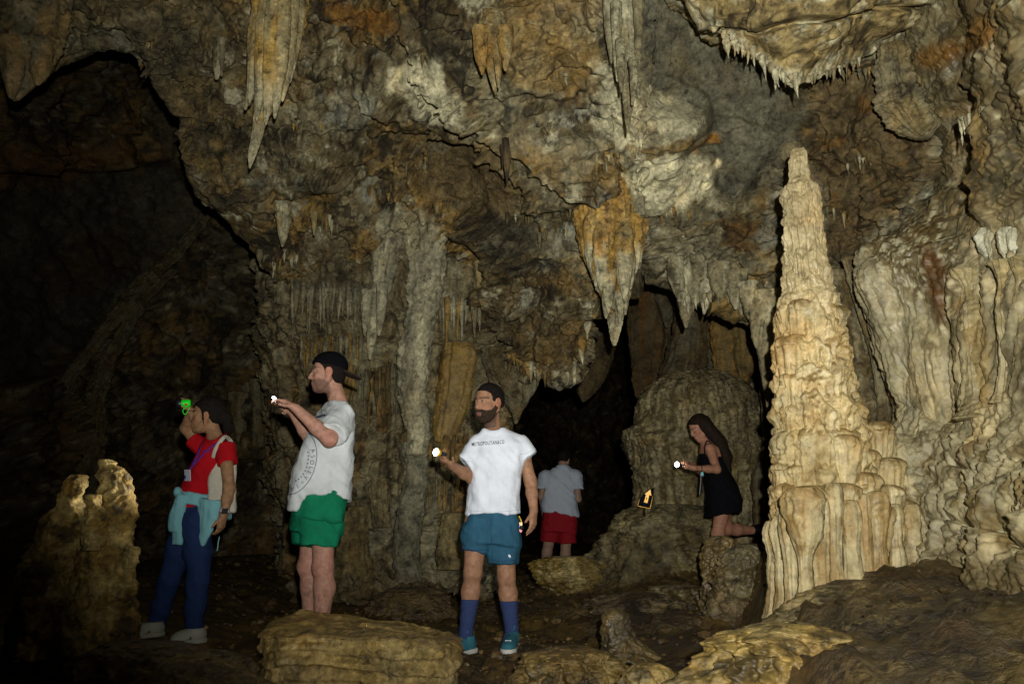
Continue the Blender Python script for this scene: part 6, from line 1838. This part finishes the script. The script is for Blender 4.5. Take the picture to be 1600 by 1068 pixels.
    tr = empty("torch", c, "fluorescent green torch with a black head raised by the woman in red", "torch")
    d = unit([-1, -.15, -.03])
    disc_lathe("handle", c + X1 * .028, d, [(-.002, 0), (0, .024), (.018, .028), (.040, .025), (.052, .030), (.054, 0)], M_GREENT, tr)
    disc_lathe("head", c + X1 * .028 + d * .054, d, [(-.002, .031), (.010, .034), (.030, .034), (.034, .026), (.032, 0)], M_BLACKP, tr)
    disc_lathe("chrome_ring", c + X1 * .028 + d * .085, d, [(0, .010), (.002, .020), (.004, .012), (.003, 0)], M_SILVER, tr)
    box("button", c + np.array([.012, -.030, -.012]), np.eye(3), (.009, .005, .006), M_REDP, tr)
    # fingers curl round it: the wrist cord hangs below
    wire("wrist_cord", [c + np.array([.02, -.02, -.02]), c + np.array([-.01, -.02, -.05]), c + np.array([.005, -.01, -.075]), c + np.array([.025, 0, -.03])], .003, M_GREENT, tr, 20, 6)
red_woman()

# ================================================================== man deep in the tunnel, seen from behind
def far_man():
    Y0 = 11.0
    p = lambda x, y, dy=0: P(x, y, Y0 + dy)
    gz = p(872, 897)[2]
    root = empty("person", p(872, 897), "man seen from behind in a grey T-shirt and red shorts deep in the tunnel", "person")
    hc = p(881, 718, .10); f = unit([.35, .8, -.45]); hs = 1.0
    side = unit([1, .1, 0])
    LS, RS = p(852, 745, 0), p(899, 745, 0)
    LE, LW = p(846, 775, .02), p(848, 795, .15)
    RE, RW = p(903, 779, .0), p(899, 768, .28)
    LH, RH = p(861, 815), p(887, 815)
    LK, RK = p(857, 850, -.02), p(884, 852, 0)
    LA, RA = p(849, 890, .05), p(882, 892, .02)
    lo, hi = bounds([hc + Z1 * .15, LA - Z1 * .07, RA, LW, RW, RE], .13)
    vx = Vox(lo, hi, .0095)
    vx.tube([(p(873, 820), .15, .10), (p(874, 780), .15, .10), (p(876, 750), .17, .10), (p(878, 733), .08, .06)], side, .03)
    vx.cone(p(879, 736, .04), hc - f * .03 - Z1 * .03, .06, .06, .02)
    A, L = head(vx, hc, f, Z1, hs)
    vx.chain([LS, LE, LW], [.055, .045, .030], .03); vx.chain([RS, RE, RW], [.055, .047, .032], .03)
    hand(vx, LW, [0, .2, -1], [1, 0, 0], 1, 1.0); hand(vx, RW, [-.4, .6, .4], [0, 0, 1], 1, 1.0)
    leg(vx, LH, LK, LA, .10, .068, .068, .045, (0, -1, 0)); leg(vx, RH, RK, RA, .10, .068, .068, .045, (0, -1, 0))
    for a in (LA, RA): vx.cone(a + np.array([0, -.02, -.05]), a + np.array([.02, .15, -.07]), .04, .03, .02)
    V, Q = vx.mesh(1); vobj("body", V, Q, SKIN, root, np.tile(SK_F, (len(V), 1)))
    q_ = lambda X: ((X - hc) @ A.T) / hs
    h = Vox(hc - .18, hc + .18, .008)
    h.ell(L(-.014, 0, .03), A, np.array([.106, .085, .100]) * hs, .01); h.ell(L(-.04, 0, -.02), A, np.array([.066, .074, .07]) * hs, .02)
    h.inter(lambda X: (np.interp(q_(X)[..., 0], [-.12, -.03, .0, .05, .09], [-.07, -.05, .02, .045, .08]) - q_(X)[..., 2]) * hs)
    V, Q = h.mesh(1); vobj("hair", V, Q, M_HAIR, root)
    t = Vox(*bounds([p(838, 725, -.2), p(912, 725, .2), p(875, 808)], .14), .0095)
    t.tube([(p(876, 807), .252, .165), (p(874, 790), .245, .160), (p(874, 765), .238, .150), (p(876, 748), .245, .135), (p(878, 738), .19, .11), (p(880, 727), .08, .075)], side, .02, e=2.4)
    t.chain([LS, p(847, 762)], [.095, .085], .04); t.chain([RS, p(903, 764)], [.095, .085], .04)
    hz = [p(845, 799)[2], p(875, 801)[2], p(905, 807)[2]]
    t.inter(lambda X: np.interp(X[..., 0], [p(845, 800)[0], p(872, 800)[0], p(900, 800)[0]], hz) - X[..., 2])
    for a in (p(845, 763), p(905, 764)): t.inter(lambda X: np.where(np.linalg.norm(X - a, axis=-1) < .12, a[2] - X[..., 2], -1))
    V, Q = t.mesh(2); V = cloth_folds(V, Q, .012, (5, 5, 2.5), 13.0); vobj("shirt", V, Q, M_GREYT, root)
    t = Vox(*bounds([p(838, 790, -.2), p(908, 790, .2), p(875, 852)], .12), .0095)
    t.tube([(p(873, 830), .235, .165), (p(875, 795), .225, .155)], side, .02, e=2.6)
    t.tube([(p(858, 846), .118, .125), (p(861, 815), .12, .15)], side, .03); t.tube([(p(887, 848), .118, .125), (p(886, 815), .12, .15)], side, .03)
    V, Q = t.mesh(2); V = cloth_folds(V, Q, .010, (6, 6, 3), 33.0); vobj("shorts", V, Q, M_REDS, root)
    for a in (LA, RA):
        shoe(root, a + np.array([0, -.05, -.10]), a + np.array([.02, .22, -.10]), M_BLACKC, M_DARKSOLE, .05, .09)
far_man()

# ================================================================== woman kneeling against the dome with a phone light
def kneeling_woman():
    Y0 = 7.5
    p = lambda x, y, dy=0: P(x, y, Y0 + dy)
    root = empty("person", p(1122, 910), "long haired woman in a short black dress leaning forward, one leg bent back", "person")
    hc = p(1093, 668, 0); f = unit([-.86, -.12, -.50]); hs = .98
    side = unit([.15, -1, 0])
    NS, FS = p(1109, 700, -.12), p(1104, 698, .14)
    NE, NW = p(1120, 733, -.20), p(1086, 731, -.26)
    FE, FW = p(1098, 738, .16), p(1080, 726, -.02)
    NH, FH = p(1130, 785, -.045), p(1130, 785, .055)
    NK, FK = p(1122, 834, -.07), p(1124, 838, .06)
    NA = p(1125, 906, -.04); FA = p(1178, 828, .16)
    FKb = p(1133, 826, -.02)
    lo, hi = bounds([hc + Z1 * .2, NA - Z1 * .08, p(1195, 830), p(1056, 725, -.2), FE], .13)
    vx = Vox(lo, hi, .0075)
    vx.tube([(p(1129, 800), .14, .11), (p(1124, 762), .115, .095), (p(1115, 728), .125, .095), (p(1108, 702), .14, .075), (p(1103, 688), .055, .05)], side, .03)
    vx.cone(p(1105, 694), hc - Z1 * .03 - f * .05, .048, .044, .02)
    A, L = head(vx, hc, f, Z1, hs, .8, jaw=.94)
    vx.chain([NS, NE], [.044, .037], .03); vx.chain([NE, NE * .6 + NW * .4, NW], [.037, .033, .023], .02)
    vx.chain([FS, FE], [.042, .036], .03); vx.chain([FE, FW], [.036, .023], .02)
    hand(vx, NW, unit(p(1071, 728, -.26) - NW), unit([-.2, .4, .9]), side=1, s=.92, curl=(28, 40, 30), thumb=(.8, 25))
    hand(vx, FW, unit(p(1068, 727, -.10) - FW), unit([0, -.5, .8]), side=-1, s=.9, curl=(28, 40, 30), thumb=(.8, 25))
    leg(vx, NH, NK, NA, .074, .056, .055, .036, (1, 0, 0))
    vx.cone(FH, FKb, .074, .056, .03); vx.chain([FKb, FKb * .62 + FA * .38, FA], [.054, .054, .036], .03)
    vx.cone(NA, NA + np.array([-.12, -.03, -.07]), .036, .026, .02); vx.cone(FA, FA + np.array([.10, 0, -.02]), .034, .03, .02)
    V, Q = vx.mesh(1)
    vobj("body", V, Q, SKIN, root, head_colours(V, hc, A, hs, SK_K))
    eyes(root, L, A, hs, f)
    q_ = lambda X: ((X - hc) @ A.T) / hs
    h = Vox(*bounds([hc - .15, hc + .15, p(1143, 745)], .1), .0075)
    h.ell(L(-.018, 0, .030), A, np.array([.110, .090, .102]) * hs, .01); h.ell(L(-.03, 0, -.02), A, np.array([.075, .082, .085]) * hs, .02)
    h.inter(lambda X: (np.interp(q_(X)[..., 0], [-.12, -.04, .015, .03, .07, .1], [-.2, -.15, -.06, .04, .065, .085]) - q_(X)[..., 2]) * hs)
    for q in (-1, -.3, .3, 1):
        h.chain([L(-.05, q * .055, .01), p(1120, 692, .0) + side * -q * .07, p(1130, 715, -.01) + side * -q * .07, p(1137, 740, -.01) + side * -q * .05], [.060, .062, .052, .016], .03)
    V, Q = h.mesh(1)
    vobj("hair", V + vnormals(V, Q) * (.006 * fbm(V * np.array([40, 40, 9]), 2))[:, None], Q, M_LHAIR, root)
    # dress
    t = Vox(*bounds([p(1095, 695, -.2), p(1160, 695, .2), p(1130, 806)], .13), .0075)
    t.tube([(p(1130, 803), .165, .165), (p(1132, 785), .168, .165), (p(1129, 765), .145, .140), (p(1121, 742), .125, .112), (p(1112, 720), .135, .108), (p(1108, 707), .120, .085)], side, .02, e=2.3)
    V, Q = t.mesh(2); V = cloth_folds(V, Q, .008, (7, 7, 4), 83.0)
    dr = vobj("dress", V, Q, M_BLACKC, root)
    for dy in (-.11, .10):
        wire("shoulder_strap", [p(1101, 712, dy), p(1101, 698, dy), p(1106, 688, dy * .9), p(1116, 698, dy)], .006, M_BLACKC, dr, 20, 6)
    for a, b_ in ((NA + np.array([.04, 0, -.085]), NA + np.array([-.19, -.03, -.085])),):
        shoe(root, a, b_, M_BLACKC, M_DARKSOLE, .045, .09)
    s2 = Vox(*bounds([FA, FA + X1 * .14], .12), .007)
    s2.cone(FA + X1 * -.02, FA + X1 * .05, .044, .046, .02); s2.cone(FA + np.array([.05, 0, .01]), FA + np.array([.085, .0, -.15]), .045, .036, .03)
    V, Q = s2.mesh(1); vobj("shoe", V, Q, M_BLACKC, root)
    disc_lathe("bracelet", NE * .25 + NW * .75, NW - NE, [(-.004, .026), (-.004, .030), (.004, .030), (.004, .026)], M_BLACKP, root)
    # phone light
    c = p(1060, 725, -.28)
    ph = empty("phone", c, "phone with its white light on held out by the woman in black", "phone")
    pd = unit([-.75, -.65, .1]); pa = unit([.6, -.7, -.15]); pz = unit(np.cross(pd, pa))
    box("phone_body", c + np.array([.05, .03, -.004]), np.stack([unit([.95, .2, -.05]), Y1, Z1]), (.070, .035, .0045), M_BLACKP, ph)
    disc_lathe("light_lens", c - X1 * .015, pd, [(.004, 0), (.003, .020), (-.006, .022), (-.01, 0)], M_LED, ph, 18)
    l = spot("phone_light", c - X1 * .015 + pd * .012, c + np.array([-.45, 1.0, .0]), 45, 120, 1.0, .02, (.85, .93, 1.0))
    l.parent = ph; l.matrix_parent_inverse = Matrix.Translation(-Vector(c))
    spill("phone_spill", c - X1 * .015 + pd * .025, .5, ph, c, (.85, .93, 1.0))
    # strap hanging from the phone hand
    st = wire("strap", [p(1096, 734, -.2), p(1096, 750, -.2), p(1094, 772, -.2)], .013, M_BLACKP, None, 20, 8, .35)
    props(st, "dark wrist strap with an aqua clip dangling below the light of the woman in black", "strap", None, "thing")
    box("aqua_clip", p(1097, 740, -.225), np.eye(3), (.012, .006, .016), M_BLUEP if False else M_AQUA, st)
kneeling_woman()

# ================================================================== arrow sign
def arrow_sign():
    Y0 = 8.05
    p = lambda x, y, dy=0: P(x, y, Y0 + dy)
    sg = empty("arrow_sign", p(1005, 795), "small tilted black sign with a yellow arrow pointing up on the brown mound", "sign")
    out = [(996, 790.5), (1016, 794.5), (1022, 764), (1024, 760.5), (1011, 766), (1004, 773)]
    c = np.array([p(x, y) for x, y in out])
    ctr = c.mean(0)
    def plate(name, pts, y0, th, mat):
        a = np.array([p(x, y, y0) for x, y in pts]); n = len(a)
        V = np.concatenate([a, a + Y1 * th]) - ctr
        F = [list(range(n))[::-1], list(range(n, 2 * n))] + [[i, (i + 1) % n, n + (i + 1) % n, n + i] for i in range(n)]
        me = bpy.data.meshes.new(name); me.from_pydata(V.tolist(), [], F); me.materials.append(mat)
        return link(name, me, ctr, sg)
    plate("board", out, 0, .012, M_SIGN)
    plate("arrow", [(1006, 784), (1011.5, 785.5), (1014.6, 772.5), (1017.8, 774), (1016.4, 764.2), (1007.5, 771), (1009.6, 771.6)], -.004, .003, M_SIGNY)
    b = [(996, 790.5), (1016, 794.5), (1019.5, 776), (1018.7, 776), (1015.2, 793.3), (997, 789.4), (998.6, 780), (997.8, 780)]
    plate("border", [(996.2, 790.3), (1015.8, 794.2), (1015.7, 793.6), (996.8, 789.8)], -.004, .003, M_SIGNY)
    plate("border", [(1015.8, 794.2), (1020.2, 775), (1019.9, 775), (1015.3, 793.6)], -.0075, .003, M_SIGNY)
    plate("border", [(996.2, 790.3), (996.9, 789.8), (999.3, 779), (999.0, 779)], -.0075, .003, M_SIGNY)
    wire("smudge", [p(1010.3, 776.5, -.008), p(1010.6, 780, -.008)], .004, M_SIGN, sg, 8, 6, .3)
    wire("stake", [p(1007, 793, .02), p(1006.5, 805, .05)], .008, M_SIGN, sg, 8, 6)
arrow_sign()
